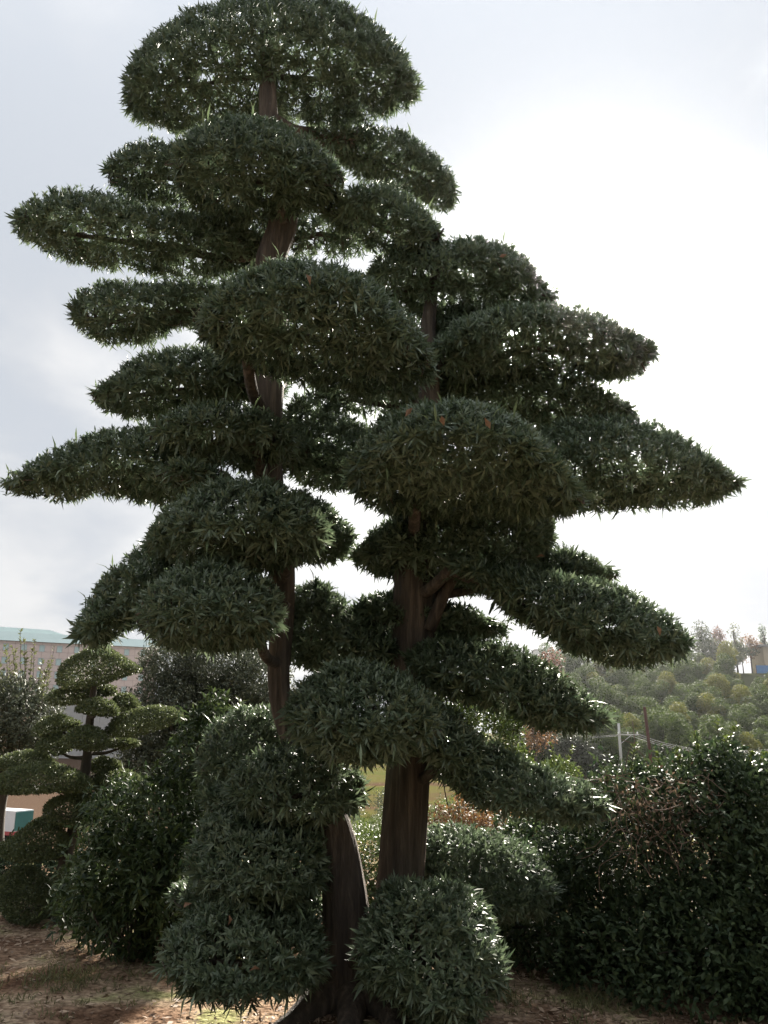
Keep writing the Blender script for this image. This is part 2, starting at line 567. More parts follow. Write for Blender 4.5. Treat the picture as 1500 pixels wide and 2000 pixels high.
TY = 5.6
PADS = [  # depth offset from the trunk, depth radius, density factor, stations (x, top, bottom)
    (0.10, .78, .95, [(240, 150, 165), (246, 110, 215), (275, 65, 250), (340, 22, 266), (450, -10, 264), (560, -16, 260), (660, -4, 254), (740, 40, 238), (800, 100, 220), (822, 150, 192), (827, 165, 175)]),
    (-.45, .55, 1, [(332, 300, 312), (345, 255, 370), (400, 228, 420), (470, 221, 440), (540, 230, 432), (600, 256, 420), (645, 290, 398), (672, 330, 372), (682, 345, 357)]),
    (.15, .40, .8, [(204, 325, 337), (213, 295, 367), (255, 268, 397), (320, 262, 402), (380, 275, 407), (420, 310, 390)]),
    (.50, .50, .85, [(630, 275, 287), (660, 248, 322), (720, 234, 352), (790, 252, 374), (850, 290, 404), (886, 330, 417), (896, 360, 384)]),
    (.20, .42, .8, [(20, 425, 437), (33, 385, 462), (85, 362, 492), (170, 360, 517), (260, 382, 532), (340, 402, 542), (430, 418, 547), (500, 440, 532), (530, 470, 502)]),
    (.35, .30, .45, [(540, 440, 482), (580, 400, 502), (640, 395, 497), (710, 400, 500)]),
    (-.20, .42, 1, [(610, 400, 412), (650, 362, 442), (720, 350, 484), (780, 363, 514), (830, 398, 524), (858, 430, 482), (866, 445, 457)]),
    (.10, .50, .95, [(712, 540, 552), (728, 500, 602), (780, 480, 622), (850, 465, 627), (920, 456, 624), (990, 468, 616), (1040, 506, 607), (1078, 556, 597), (1092, 582, 592)]),
    (.12, .36, .9, [(135, 585, 600), (145, 555, 640), (200, 538, 667), (280, 540, 670), (350, 542, 642), (420, 542, 627), (470, 546, 612)]),
    (-.95, .85, 1, [(381, 620, 642), (393, 580, 684), (440, 533, 718), (520, 506, 740), (600, 503, 757), (680, 518, 779), (740, 553, 789), (800, 608, 784), (842, 670, 750), (852, 700, 717)]),
    (-.10, .55, 1, [(800, 690, 702), (840, 660, 742), (900, 620, 764), (980, 594, 754), (1080, 582, 740), (1180, 603, 744), (1245, 638, 739), (1277, 663, 717), (1287, 685, 697)]),
    (.35, .30, 1, [(813, 640, 652), (830, 605, 692), (880, 594, 702), (940, 598, 692), (985, 620, 672)]),
    (.10, .42, .9, [(177, 765, 777), (193, 735, 802), (250, 695, 816), (320, 671, 816), (400, 670, 804), (470, 690, 784), (525, 710, 762)]),
    (.40, .45, 1, [(845, 730, 790), (880, 706, 822), (960, 700, 838), (1060, 718, 845), (1150, 735, 845), (1210, 765, 834), (1248, 800, 817)]),
    (.05, .45, .95, [(5, 945, 952), (38, 905, 970), (110, 860, 968), (200, 829, 968), (290, 820, 978), (360, 828, 992), (425, 860, 962)]),
    (-.40, .42, 1, [(290, 830, 842), (320, 800, 882), (380, 775, 908), (450, 776, 914), (520, 798, 908), (575, 830, 890)]),
    (-.50, .22, 1, [(310, 920, 927), (340, 891, 947), (380, 885, 952), (420, 903, 947), (445, 915, 930)]),
    (-.90, .85, 1, [(673, 905, 927), (688, 868, 968), (740, 814, 1003), (810, 790, 1018), (900, 786, 1024), (990, 803, 1019), (1060, 843, 1014), (1112, 900, 1009), (1142, 950, 988), (1150, 965, 974)]),
    (.15, .55, 1.25, [(688, 1075, 1100), (730, 1030, 1118), (780, 990, 1128), (850, 975, 1156), (950, 975, 1154), (1030, 982, 1124), (1085, 1000, 1062)]),
    (-.05, .55, .95, [(1015, 870, 932), (1060, 824, 988), (1130, 805, 1000), (1230, 808, 995), (1310, 828, 988), (1382, 870, 981), (1432, 914, 968), (1449, 938, 950)]),
    (-.60, .55, 1, [(283, 1050, 1062), (298, 1005, 1092), (350, 954, 1113), (430, 923, 1118), (510, 928, 1113), (570, 950, 1107), (620, 985, 1082), (645, 1010, 1050)]),
    (.20, .36, 1, [(545, 960, 1010), (590, 944, 1093), (640, 974, 1098), (682, 1015, 1077), (698, 1040, 1056)]),
    (-.20, .40, .95, [(140, 1235, 1247), (153, 1170, 1266), (198, 1108, 1259), (250, 1058, 1234), (310, 1023, 1192), (375, 1010, 1140)]),
    (-.75, .50, 1, [(260, 1190, 1202), (274, 1145, 1232), (320, 1104, 1258), (390, 1083, 1268), (460, 1090, 1265), (520, 1118, 1257), (558, 1160, 1227)]),
    (.40, .35, 1.0, [(545, 800, 850), (570, 765, 930), (620, 768, 952), (670, 798, 957), (720, 830, 930), (790, 805, 850)]),
    (.30, .30, 1, [(1000, 1110, 1132), (1050, 1057, 1152), (1110, 1059, 1152), (1160, 1080, 1142), (1208, 1120, 1130)]),
    (-.30, .48, 1, [(870, 1075, 1128), (935, 1090, 1150), (990, 1098, 1192), (1050, 1104, 1233), (1120, 1114, 1273), (1200, 1128, 1294), (1272, 1160, 1296), (1328, 1205, 1284), (1353, 1240, 1260)]),
    (.30, .40, 1, [(683, 1190, 1202), (700, 1160, 1232), (760, 1147, 1242), (840, 1160, 1247), (920, 1174, 1247), (968, 1205, 1241), (993, 1225, 1233)]),
    (-.10, .50, 1.05, [(790, 1260, 1302), (850, 1237, 1352), (920, 1233, 1368), (1000, 1253, 1393), (1080, 1288, 1418), (1152, 1343, 1428), (1193, 1395, 1412)]),
    (.20, .45, 1.1, [(545, 1180, 1260), (575, 1130, 1302), (630, 1123, 1312), (690, 1185, 1312), (750, 1228, 1302), (805, 1240, 1290)]),
    (-.70, .55, 1, [(560, 1370, 1392), (578, 1320, 1453), (640, 1287, 1481), (720, 1279, 1488), (790, 1298, 1474), (842, 1340, 1452), (864, 1380, 1422)]),
    (-.30, .35, 1, [(800, 1380, 1440), (850, 1358, 1502), (900, 1378, 1517), (940, 1428, 1512), (964, 1460, 1490)]),
    (-.20, .40, 1.05, [(855, 1460, 1502), (920, 1444, 1557), (1000, 1458, 1583), (1080, 1488, 1602), (1152, 1518, 1602), (1190, 1560, 1587)]),
    (.50, .50, 1, [(795, 1640, 1682), (840, 1603, 1742), (900, 1598, 1782), (980, 1618, 1793), (1052, 1658, 1782), (1090, 1710, 1752)]),
    (-.50, .46, 1, [(697, 1830, 1852), (710, 1750, 1927), (760, 1703, 1963), (840, 1688, 1988), (910, 1713, 1988), (968, 1780, 1963), (993, 1850, 1912)]),
    (-.35, .50, 1, [(310, 1850, 1867), (323, 1790, 1913), (380, 1748, 1943), (460, 1733, 1953), (540, 1743, 1948), (612, 1768, 1928), (643, 1820, 1892)]),
    (-.20, .48, 1, [(363, 1650, 1682), (383, 1590, 1733), (450, 1558, 1763), (530, 1558, 1768), (600, 1578, 1752), (643, 1620, 1722)]),
    (.35, .42, 1, [(380, 1470, 1492), (408, 1400, 1543), (470, 1363, 1553), (530, 1368, 1543), (575, 1400, 1500)]),
    (-.25, .42, 1, [(445, 1500, 1560), (500, 1453, 1593), (580, 1438, 1603), (650, 1448, 1598), (702, 1490, 1582), (716, 1520, 1560)]),
    (.05, .42, 1, [(335, 1720, 1760), (400, 1690, 1820), (520, 1680, 1830), (635, 1700, 1800)]),
    (.10, .42, 1, [(385, 1520, 1560), (470, 1490, 1650), (560, 1500, 1660), (655, 1540, 1640)]),
    # thinner growth close to the trunks
    (.30, .30, .6, [(325, 412, 432), (380, 400, 470), (450, 405, 500), (520, 415, 500), (565, 440, 480)]),
    (.35, .32, .8, [(400, 690, 722), (450, 668, 782), (520, 676, 800), (565, 700, 770)]),
    (.30, .30, .5, [(595, 752, 772), (680, 738, 800), (760, 748, 806), (855, 738, 790)]),
    (.18, .30, .8, [(455, 845, 902), (520, 822, 930), (580, 832, 922), (615, 855, 890)]),
    (.38, .32, .9, [(680, 1240, 1292), (760, 1232, 1312), (850, 1240, 1310)]),
    (.25, .28, .7, [(600, 240, 262), (650, 236, 282), (700, 240, 290)]),
    (.30, .30, .8, [(760, 1440, 1500), (850, 1400, 1520), (940, 1440, 1540), (1000, 1470, 1520)]),
]

big = thing('cloud_pruned_tree', 'tall twin-trunked cloud-pruned evergreen with dozens of dense dark domed pads', 'tree', loc=tuple(at(710, 1985, 5.45)))
BIGO = np.array(big.location)


def child(name, me, parent, kind=None, label=None):
    o = link(name, me, parent)
    if kind:
        o['kind'] = kind
    if label:
        o['label'] = label
    return o


# trunks
def trunk_path(pix, Y):
    return np.array([at(x, y, Y if np.isscalar(Y) else Y[i]) for i, (x, y) in enumerate(pix)])


TL_pix = [(688, 2040), (686, 1960), (682, 1850), (672, 1740), (658, 1630), (618, 1520), (566, 1430), (544, 1330), (550, 1200), (548, 1080), (522, 930), (522, 800), (530, 640), (528, 520), (552, 440), (556, 360), (528, 250), (522, 150), (520, 60)]
TL_w = [150, 112, 96, 84, 66, 52, 44, 42, 46, 50, 56, 58, 60, 56, 56, 44, 38, 30, 16]
TR_pix = [(735, 2040), (742, 1960), (768, 1830), (782, 1700), (793, 1580), (800, 1450), (808, 1300), (810, 1150), (812, 1020), (826, 880), (838, 760), (836, 650), (846, 560), (860, 500)]
TR_w = [165, 130, 98, 86, 84, 82, 82, 80, 74, 56, 40, 28, 20, 10]
trunk_pts = []
for pix, wid, yy in ((TL_pix, TL_w, 5.52), (TR_pix, TR_w, 5.66)):
    P = trunk_path(pix, yy)
    r0 = []
    for p, w in zip(P, wid):
        dpt = np.dot(p - EYEP, FWD)
        r0.append(w * dpt / F0 / 2)
    PP = catmull(P, 8)
    rr = np.interp(np.linspace(0, 1, len(PP)), np.linspace(0, 1, len(r0)), r0)
    ph = rng.uniform(0, 6.28, 4)

    def flute(t, i, ph=ph, k=len(PP)):
        b_ = max(0.0, 1 - i / 26.0)
        return 1 + .045 * math.sin(5 * t + ph[0] + i * .05) + .03 * math.sin(11 * t + ph[1] - i * .06) + .025 * math.sin(3 * t + i * .35 + ph[2]) + .018 * math.sin(23 * t + ph[3] + .03 * i) + b_ ** 2 * .22 * max(0, math.sin(4 * t + ph[2]))
    mb = MB()
    mb.tube(PP - BIGO, rr, 40, flute)
    child('trunk', mb.mesh('trunk', M_BARK, True), big)
    trunk_pts.append((PP, rr))
# root flare
mb = MB()
for a, ln, r_0 in ((-2.6, .75, .13), (-1.9, .6, .12), (-1.2, .55, .12), (-.4, .7, .13), (.5, .6, .11), (2.5, .6, .12), (3.3, .55, .11)):
    c0 = at(712, 1960, 5.55)
    q = []
    for k in range(7):
        t = k / 6
        x, y = c0[0] + math.cos(a) * ln * t + .05 * math.sin(5 * t + a), c0[1] + math.sin(a) * ln * t
        q.append((x, y, hz(x, y) + .17 * (1 - t) ** 1.6 - .05 * t))
    mb.tube(np.array(q) - BIGO, [r_0 * (1.05 - .75 * k / 6) for k in range(7)], 12)
child('root', mb.mesh('root', M_BARK, True), big)

LEAF_TOTAL = 0
pad_info = []
for i, (dy, B, df, st) in enumerate(PADS):
    r_ = np.random.default_rng(100 + i)
    G, C = pad_surface(st, TY + dy, B, inset=.018, hang=15, lump=.035 if dy in (-.5, -.35, -.2) else .015)
    P, N, Cc = sample_surface(G, C, (1060 if dy < -.4 else 960) * df, (520 if dy < -.4 else 440) * df, r_, patch=.3 if dy < -.4 else .6)
    base, D, nl, L, Wd, tint = tuft_leaves(P, N, Cc, r_, 9, .070, .0126)
    # a thinner filling of inner leaves round the twigs
    Pi, Ni, Ci = sample_surface(G, C, 120 * df, 90 * df, r_, patch=.3)
    Pi = Ci + (Pi - Ci) * r_.uniform(.55, .9, (len(Pi), 1))
    b2 = tuft_leaves(Pi, Ni, Ci, r_, 9, .095, .019, .03)
    base, D, nl, L, Wd, tint = (np.concatenate([p, q]) for p, q in zip((base, D, nl, L, Wd, tint), b2))
    LEAF_TOTAL += len(base)
    me = leaf_mesh('foliage_pad', base, D, nl, L, Wd, M_POD, tint, origin=BIGO, simple=True)
    pad = child('foliage_pad', me, big, 'stuff')
    pad_info.append((G, C, pad, P, N, Cc))
    # branch from the trunk, running along the pad and forking inside it
    best = None
    for PP, rr in trunk_pts:
        for kc in range(2, len(C) - 2, 3):
            tgt = C[kc]
            hd_ = np.linalg.norm(PP[:, :2] - tgt[:2], axis=1)
            dz = np.abs(PP[:, 2] - (tgt[2] - .10 - .12 * hd_))
            kk = int(np.argmin(dz + .4 * hd_))
            d_ = dz[kk] + hd_[kk]
            if best is None or d_ < best[0]:
                best = (d_, PP[kk], rr[kk], kc)
    a, kc = best[1], best[3]
    mb = MB()
    tgt = C[kc]
    mid = (a + tgt) / 2 + np.array([0, 0, -.03]) + r_.normal(0, .02, 3)
    br = catmull([a, mid, tgt], 6)
    r0 = min(best[2] * .55, .024 + .014 * (abs(C[-1][0] - C[0][0])))
    mb.tube(br - BIGO, np.linspace(r0, r0 * .8, len(br)), 9)
    for run in (range(kc, 2, -4), range(kc, len(C) - 3, 4)):
        run = list(run)
        if len(run) > 2:
            q = catmull([C[k] + (r_.normal(0, .012, 3) if k != kc else 0) for k in run], 2)
            mb.tube(q - BIGO, np.linspace(r0 * .8, .006, len(q)), 7)
    for e_ in np.linspace(3, len(C) - 4, 12).astype(int):
        for s_ in range(3):
            j = r_.integers(0, G.shape[1])
            goal = C[e_] + (G[min(len(C) - 1, max(0, e_ + r_.integers(-3, 4))), j] - C[e_]) * .85
            src = C[e_]
            mb.tube(catmull([src, (src + goal) / 2 + r_.normal(0, .02, 3), goal], 3) - BIGO, np.linspace(.008, .003, 7), 4)
    child('branch', mb.mesh('branch', M_BARK, True), big)
# the bare limb under the lower dome
mb = MB()
lim = catmull([at(838, 1230, 5.55), at(868, 1160, 5.5), at(895, 1110, 5.5), at(935, 1060, 5.5)], 5)
mb.tube(lim - BIGO, np.linspace(.045, .03, len(lim)), 10)
child('branch', mb.mesh('branch', M_BARK, True), big)

# 300 long leaves that stand clear of the pads, one by one
lm = leaf_mesh('leaf', np.zeros((1, 3)), np.array([[1.0, 0, 0]]), np.array([[0, 0, 1.0]]), [.115], [.0135], M_POD_LONG, np.array([.55]), curve=.16)
cnt = 0
quota = np.array([len(p[3]) for p in pad_info], float)
quota = np.floor(quota / quota.sum() * 300).astype(int)
from mathutils import Matrix
for (G, C, pad, P, N, Cc), q in zip(pad_info, quota):
    r_ = np.random.default_rng(cnt + 11)
    vis = np.where((N[:, 1] < .15))[0]
    for k in r_.choice(vis, q, replace=False):
        nn = N[k]
        out = unit((P[k] - Cc[k]) * np.array([1, 1, .4]))
        d = unit(nn * .6 + out * .5 + np.array([0, 0, .25 if nn[2] > 0 else -.45]) + r_.normal(0, .35, 3))
        zax = unit(np.cross(np.cross(d, np.array([0, -.3, 1.0])), d))
        yax = np.cross(zax, d)
        s_ = r_.uniform(.85, 1.2)
        o = link('leaf', lm, pad)
        M4 = Matrix(np.column_stack([d * s_, yax * s_, zax * s_]).tolist()).to_4x4()
        M4.translation = Vector(P[k] - nn * .02 - BIGO)
        o.matrix_local = M4
        cnt += 1
print('podocarpus leaves', LEAF_TOTAL, 'single', cnt)


# ------------------------------------------------------------------ small cloud pruned tree
SY = 7.9
SPADS = [
    (0, .34, [(110, 1318, 1330), (118, 1295, 1345), (145, 1275, 1348), (180, 1262, 1344), (215, 1268, 1334), (250, 1288, 1320), (276, 1306, 1312)]),
    (.15, .2, [(88, 1362, 1370), (100, 1348, 1378), (135, 1340, 1378), (175, 1342, 1374), (190, 1352, 1366)]),
    (.25, .15, [(185, 1345, 1356), (205, 1334, 1362), (228, 1342, 1358)]),
    (-.2, .2, [(146, 1383, 1390), (160, 1367, 1394), (190, 1362, 1398), (220, 1370, 1402), (233, 1388, 1396)]),
    (.2, .2, [(214, 1370, 1385), (230, 1352, 1392), (255, 1354, 1392), (274, 1376, 1384)]),
    (.1, .24, [(62, 1425, 1436), (80, 1402, 1440), (110, 1394, 1436), (140, 1402, 1424), (158, 1412, 1416)]),
    (.0, .2, [(70, 1452, 1464), (85, 1436, 1474), (115, 1432, 1476), (142, 1446, 1466)]),
    (-.25, .24, [(124, 1442, 1452), (135, 1424, 1462), (165, 1415, 1466), (195, 1420, 1468), (216, 1448, 1462)]),
    (-.05, .3, [(203, 1428, 1440), (220, 1402, 1440), (260, 1383, 1440), (305, 1375, 1428), (340, 1383, 1415), (359, 1396, 1404)]),
    (.25, .18, [(212, 1445, 1460), (240, 1438, 1465), (274, 1448, 1456)]),
    (.1, .24, [(-20, 1490, 1500), (10, 1472, 1505), (50, 1464, 1505), (85, 1470, 1498), (108, 1486, 1492)]),
    (-.2, .34, [(-22, 1530, 1540), (10, 1502, 1552), (60, 1486, 1552), (120, 1492, 1548), (165, 1512, 1550), (184, 1530, 1542)]),
    (.05, .28, [(178, 1520, 1540), (200, 1505, 1552), (245, 1502, 1554), (285, 1520, 1548), (305, 1535, 1542)]),
    (.2, .2, [(172, 1490, 1505), (195, 1475, 1512), (238, 1488, 1505)]),
    (-.15, .26, [(84, 1575, 1590), (100, 1555, 1612), (140, 1546, 1618), (175, 1556, 1612), (194, 1580, 1595)]),
    (.1, .22, [(168, 1560, 1580), (190, 1545, 1602), (225, 1552, 1600), (244, 1572, 1585)]),
    (-.1, .36, [(-15, 1652, 1662), (20, 1638, 1682), (52, 1606, 1684), (75, 1594, 1684), (115, 1608, 1676), (134, 1640, 1655)]),
    (-.2, .28, [(104, 1715, 1728), (120, 1688, 1744), (160, 1675, 1748), (195, 1690, 1744), (217, 1715, 1730)]),
    (.1, .34, [(-10, 1720, 1760), (20, 1690, 1800), (60, 1690, 1810), (95, 1720, 1790), (110, 1745, 1765)]),
]
sb_ = at(118, 1842, 7.3)
small = thing('cloud_pruned_tree', 'small cloud-pruned tree with many finely clipped mossy green cushions on one thin trunk', 'tree', loc=(sb_[0], SY, hz(sb_[0], SY)))
SO = np.array(small.location)
tp = trunk_path([(118, 1842), (119, 1790), (124, 1700), (140, 1630), (158, 1560), (170, 1480), (172, 1440), (178, 1390), (183, 1340), (186, 1305)], SY)
tp[0] = (tp[1][0], SY, hz(tp[1][0], SY) - .03)
PP = catmull(tp, 6)
mb = MB()
mb.tube(PP - SO, np.interp(np.linspace(0, 1, len(PP)), [0, .12, .5, .8, 1], [.075, .058, .045, .034, .018]), 14, lambda t, i: 1 + .08 * math.sin(3 * t + i * .4) + .05 * math.sin(5 * t - i * .3))
child('trunk', mb.mesh('trunk', M_TWIG, True), small)
for i, (dy, B, st) in enumerate(SPADS):
    r_ = np.random.default_rng(300 + i)
    G, C = pad_surface(st, SY + dy, B, inset=.008, under=.35, lump=.008)
    P, N, Cc = sample_surface(G, C, 11500, 8500, r_)
    P = P - N * (r_.random((len(P), 1)) ** 1.5 * .05)
    D = unit(N + r_.normal(0, .75, N.shape) + np.array([0, 0, .3]))
    nl = unit(N * .6 + r_.normal(0, .7, N.shape))
    me = leaf_mesh('foliage_pad', P, D, nl, r_.uniform(.016, .030, len(P)), r_.uniform(.011, .017, len(P)), M_BOX, np.clip(r_.normal(.45, .24, len(P)), 0, 1), origin=SO, simple=True)
    child('foliage_pad', me, small, 'stuff')
    cm = C[len(C) // 2]
    kk = int(np.argmin(np.linalg.norm(PP - (cm - np.array([0, 0, .06])), axis=1)))
    mb = MB()
    br = catmull([PP[kk], (PP[kk] + cm) / 2 - np.array([0, 0, .03]), cm], 4)
    mb.tube(br - SO, np.linspace(.022, .008, len(br)), 7)
    for e_ in np.linspace(4, len(C) - 5, 6).astype(int):
        g2 = C[e_] + (G[e_, r_.integers(0, G.shape[1])] - C[e_]) * .7
        mb.tube(catmull([cm, (cm + g2) / 2 + r_.normal(0, .01, 3), g2], 3) - SO, np.linspace(.007, .003, 7), 4)
    child('branch', mb.mesh('branch', M_TWIG, True), small)


# ------------------------------------------------------------------ shrubs from leafy lobes
def lobes_leaves(lobes, dens, r_, length, width, inner=.35, droop=.0, scatter=.55, gaps=.5, lump=.12):
    """leaves through the outer layer of uneven lobes; lobes are (centre, (rx, ry, rz))"""
    Ps, Ns = [], []
    for c_, rad in lobes:
        c_, rad = np.asarray(c_, float), np.asarray(rad, float)
        area = 4 * math.pi * ((rad[0] * rad[1]) ** 1.6 / 3 + (rad[0] * rad[2]) ** 1.6 / 3 + (rad[1] * rad[2]) ** 1.6 / 3) ** (1 / 1.6)
        n_ = int(area * dens)
        d = unit(r_.normal(0, 1, (n_, 3)))
        ph = r_.uniform(0, 6, 6)
        bump = 1 + lump * (np.sin(d[:, 0] * 7 + ph[0]) * np.sin(d[:, 1] * 6 + ph[1]) + .6 * np.sin(d[:, 2] * 11 + ph[2]) * np.sin(d[:, 0] * 13 + ph[3]))
        gap = np.sin(d[:, 0] * 9 + ph[4]) * np.sin(d[:, 2] * 8 + ph[5]) + .5 * np.sin(d[:, 1] * 15 + ph[0])
        keep = r_.random(n_) > gaps * np.clip(gap, 0, 1)
        k = (1 - inner * r_.random(n_) ** 1.5)
        P = c_ + d * rad * (bump * k)[:, None]
        Ps.append(P[keep])
        Ns.append(unit(d / rad)[keep])
    P, N = np.concatenate(Ps), np.concatenate(Ns)
    ok = P[:, 2] > height(P[:, 0], P[:, 1]) + .02
    P, N = P[ok], N[ok]
    n_ = len(P)
    D = unit(N * .55 + r_.normal(0, scatter, (n_, 3)) + np.array([0, 0, .15 - droop]))
    nl = unit(np.array([0, 0, 1.0]) * .7 + N * .4 + r_.normal(0, .45, (n_, 3)))
    L = length * r_.uniform(.6, 1.25, n_)
    return P, D, nl, L, width * r_.uniform(.75, 1.2, n_), np.clip(r_.normal(.42, .24, n_), 0, 1)


def stems(mb, root, goals, r_, r0=.02, r1=.004, sides=5, sag=.1):
    for g_ in goals:
        root_ = np.asarray(root, float)
        mid = root_ * .5 + g_ * .5 + np.array([0, 0, sag]) + r_.normal(0, .06, 3)
        c_ = catmull([root_, mid, g_], 5)
        mb.tube(c_, np.linspace(r0, r1, len(c_)), sides)


def leaf_parts(parent_foliage, spec, mesh, n_, r_, origin):
    P, D, nl = spec[0], spec[1], spec[2]
    front = np.where(D[:, 1] < .3)[0]
    near = front[np.argsort(np.linalg.norm(P[front] - EYEP, axis=1))[:max(n_ * 12, 1)]]
    for k in r_.choice(near, n_, replace=False):
        d = unit(D[k])
        z_ = unit(nl[k] - d * np.dot(nl[k], d))
        y_ = np.cross(z_, d)
        s_ = r_.uniform(.9, 1.25)
        o = link('leaf', mesh, parent_foliage)
        M4 = Matrix(np.column_stack([d * s_, y_ * s_, z_ * s_]).tolist()).to_4x4()
        M4.translation = Vector(P[k] + d * .012 - origin)
        o.matrix_local = M4


def shrub(name, label, cat, base, lobes, dens, length, width, mat, seed, n_stem=8, parts=0, sprigs=(), group=None, **kw):
    r_ = np.random.default_rng(seed)
    o = thing(name, label, cat, group, loc=(base[0], base[1], hz(base[0], base[1])))
    O = np.array(o.location)
    spec = lobes_leaves(lobes, dens, r_, length, width, **kw)
    fo = child('foliage', leaf_mesh('foliage', *spec[:5], mat, spec[5], origin=O, curve=.15, simple=length < .05), o, 'stuff')
    for c_, rad in lobes:
        mb = MB()
        c_ = np.asarray(c_, float)
        rt = np.array([c_[0] * .7 + base[0] * .3, c_[1] * .7 + base[1] * .3, 0])
        rt[2] = hz(rt[0], rt[1]) - .03
        g_ = [c_ + unit(r_.normal(0, 1, 3)) * np.asarray(rad) * .85 for _ in range(n_stem)]
        stems(mb, rt - O, [q - O for q in g_], r_, .010 + .006 * max(rad), .003)
        child('stem', mb.mesh('stem', M_TWIG, True), o)
    if parts:
        ml = leaf_mesh('leaf', np.zeros((1, 3)), np.array([[1.0, 0, 0]]), np.array([[0, 0, 1.0]]), [length * 1.1], [width * 1.1], mat, np.array([.6]), curve=.15)
        leaf_parts(fo, spec, ml, parts, r_, O)
    for (tip, bot) in sprigs:
        sprig(o, O, np.asarray(bot), np.asarray(tip), max(length, .055), max(width, .022), M_LIME if mat is M_HEDGE else mat, r_)
    return o, O, r_


def sprig(o, O, bot, tip, length, width, mat, r_):
    c_ = catmull([bot, (bot + tip) / 2 + r_.normal(0, .015, 3), tip], 6)
    mb = MB()
    mb.tube(c_ - O, np.linspace(.006, .0025, len(c_)), 5)
    k = 44
    t = np.sort(r_.random(k) ** .7)
    P = np.array([np.interp(t, np.linspace(0, 1, len(c_)), c_[:, q]) for q in range(3)]).T
    ax = unit(tip - bot)
    rd = unit(np.cross(ax, r_.normal(0, 1, (k, 3))))
    D = unit(rd + ax * .8)
    tw = child('twig', mb.mesh('twig', M_TWIG, True), o)
    child('sprig_leaves', leaf_mesh('sprig_leaves', P, D, unit(ax * .6 - rd * .3 + r_.normal(0, .2, (k, 3))), np.full(k, length * .95) * r_.uniform(.6, 1.1, k), np.full(k, width), mat, r_.uniform(.5, 1, k), origin=O), tw, 'stuff')


def lobe(px, py, Y, wpx, hpx, dm):
    """a lobe centred on a sight line at distance Y, its half width and height measured in the photograph"""
    c_ = at(px, py, Y)
    s_ = np.dot(c_ - EYEP, FWD) / F0
    return (c_, (wpx * s_, dm, hpx * s_))


# broadleaf hedge to the right of the tree
hl = [lobe(1110, 1790, 6.7, 160, 200, .55), lobe(1270, 1740, 6.5, 190, 240, .7), lobe(1430, 1720, 6.2, 180, 240, .7), lobe(1600, 1700, 6.0, 200, 230, .8),
      lobe(1240, 1900, 6.1, 170, 150, .5), lobe(1400, 1900, 5.8, 190, 170, .5), lobe(1560, 1880, 5.6, 170, 200, .5), lobe(1370, 1545, 6.5, 90, 75, .4), lobe(1475, 1565, 6.3, 80, 85, .4), lobe(1250, 1570, 6.7, 80, 70, .3), lobe(1410, 1490, 6.4, 40, 45, .25),
      lobe(1020, 1870, 6.8, 110, 110, .45), lobe(1090, 1640, 7.3, 120, 90, .5)]
spr = [(at(1402, 1408, 6.4), at(1395, 1530, 6.4)), (at(1440, 1415, 6.4), at(1410, 1500, 6.4)), (at(1355, 1425, 6.3), at(1365, 1520, 6.4)), (at(1320, 1462, 6.4), at(1330, 1540, 6.4)), (at(1240, 1455, 6.6), at(1235, 1530, 6.6)),
       (at(1470, 1470, 6.2), at(1455, 1540, 6.2)), (at(1495, 1470, 6.1), at(1480, 1550, 6.1)), (at(1285, 1470, 6.6), at(1290, 1530, 6.6)), (at(1180, 1500, 6.8), at(1190, 1560, 6.8)), (at(1420, 1440, 6.3), at(1400, 1520, 6.3))]
hedge, HO, hr = shrub('hedge', 'overgrown glossy broadleaf hedge tangled with dry vines, beside the big tree', 'hedge', (2.5, 6.4), hl, 2000, .056, .025, M_HEDGE, 21, parts=260, sprigs=spr, lump=.16, gaps=.45)
mb = MB()
for k in range(90):
    x_, y_ = hr.uniform(1180, 1420), hr.uniform(1500, 1650)
    yy = 5.95 + hr.normal(0, .12)
    a = at(x_, y_, yy)
    q = [a]
    d = unit(hr.normal(0, 1, 3) + np.array([0, 0, -.5]))
    for s_ in range(5):
        d = unit(d + hr.normal(0, .5, 3) + np.array([0, 0, -.15]))
        q.append(q[-1] + d * .075)
    mb.tube(catmull(q, 3) - HO, np.full(16, .0024), 4)
child('vine', mb.mesh('vine', M_VINE), hedge, label='tangle of dry reddish vines over the hedge')
n_ = 420
vp = np.array([at(hr.normal(1300, 55), hr.normal(1580, 38), 5.95 + hr.normal(0, .12)) for _ in range(n_)])
child('dry_leaves', leaf_mesh('dry_leaves', vp, hr.normal(0, 1, (n_, 3)), hr.normal(0, 1, (n_, 3)), hr.uniform(.02, .05, n_), hr.uniform(.01, .02, n_), M_LITTER, hr.random(n_), origin=HO), hedge, 'stuff')

# low shrubs seen between and beside the trunks
shrub('low_shrub', 'low sunlit shrub of small leaves glimpsed between the two trunks', 'shrub', (at(710, 1640, 8.2)[0], 8.2), [lobe(690, 1690, 8.2, 110, 80, .5), lobe(770, 1700, 8.4, 90, 70, .4)], 2600, .035, .016, M_LIME, 31, lump=.2)
shrub('low_shrub', 'low reddish-green shrub behind the thick straight trunk, below a drooping pad', 'shrub', (at(920, 1640, 8.6)[0], 8.6), [lobe(900, 1650, 8.6, 100, 80, .5), lobe(1010, 1640, 8.4, 110, 60, .5)], 2200, .038, .017, M_AUT, 32, lump=.2)
shrub('low_shrub', 'low dark green shrub between the thick trunk and the overgrown hedge', 'shrub', (at(1000, 1680, 8.0)[0], 8.0), [lobe(960, 1720, 8.0, 150, 90, .5), lobe(1080, 1680, 7.9, 90, 80, .4)], 2400, .045, .02, M_HEDGE, 33, lump=.2)
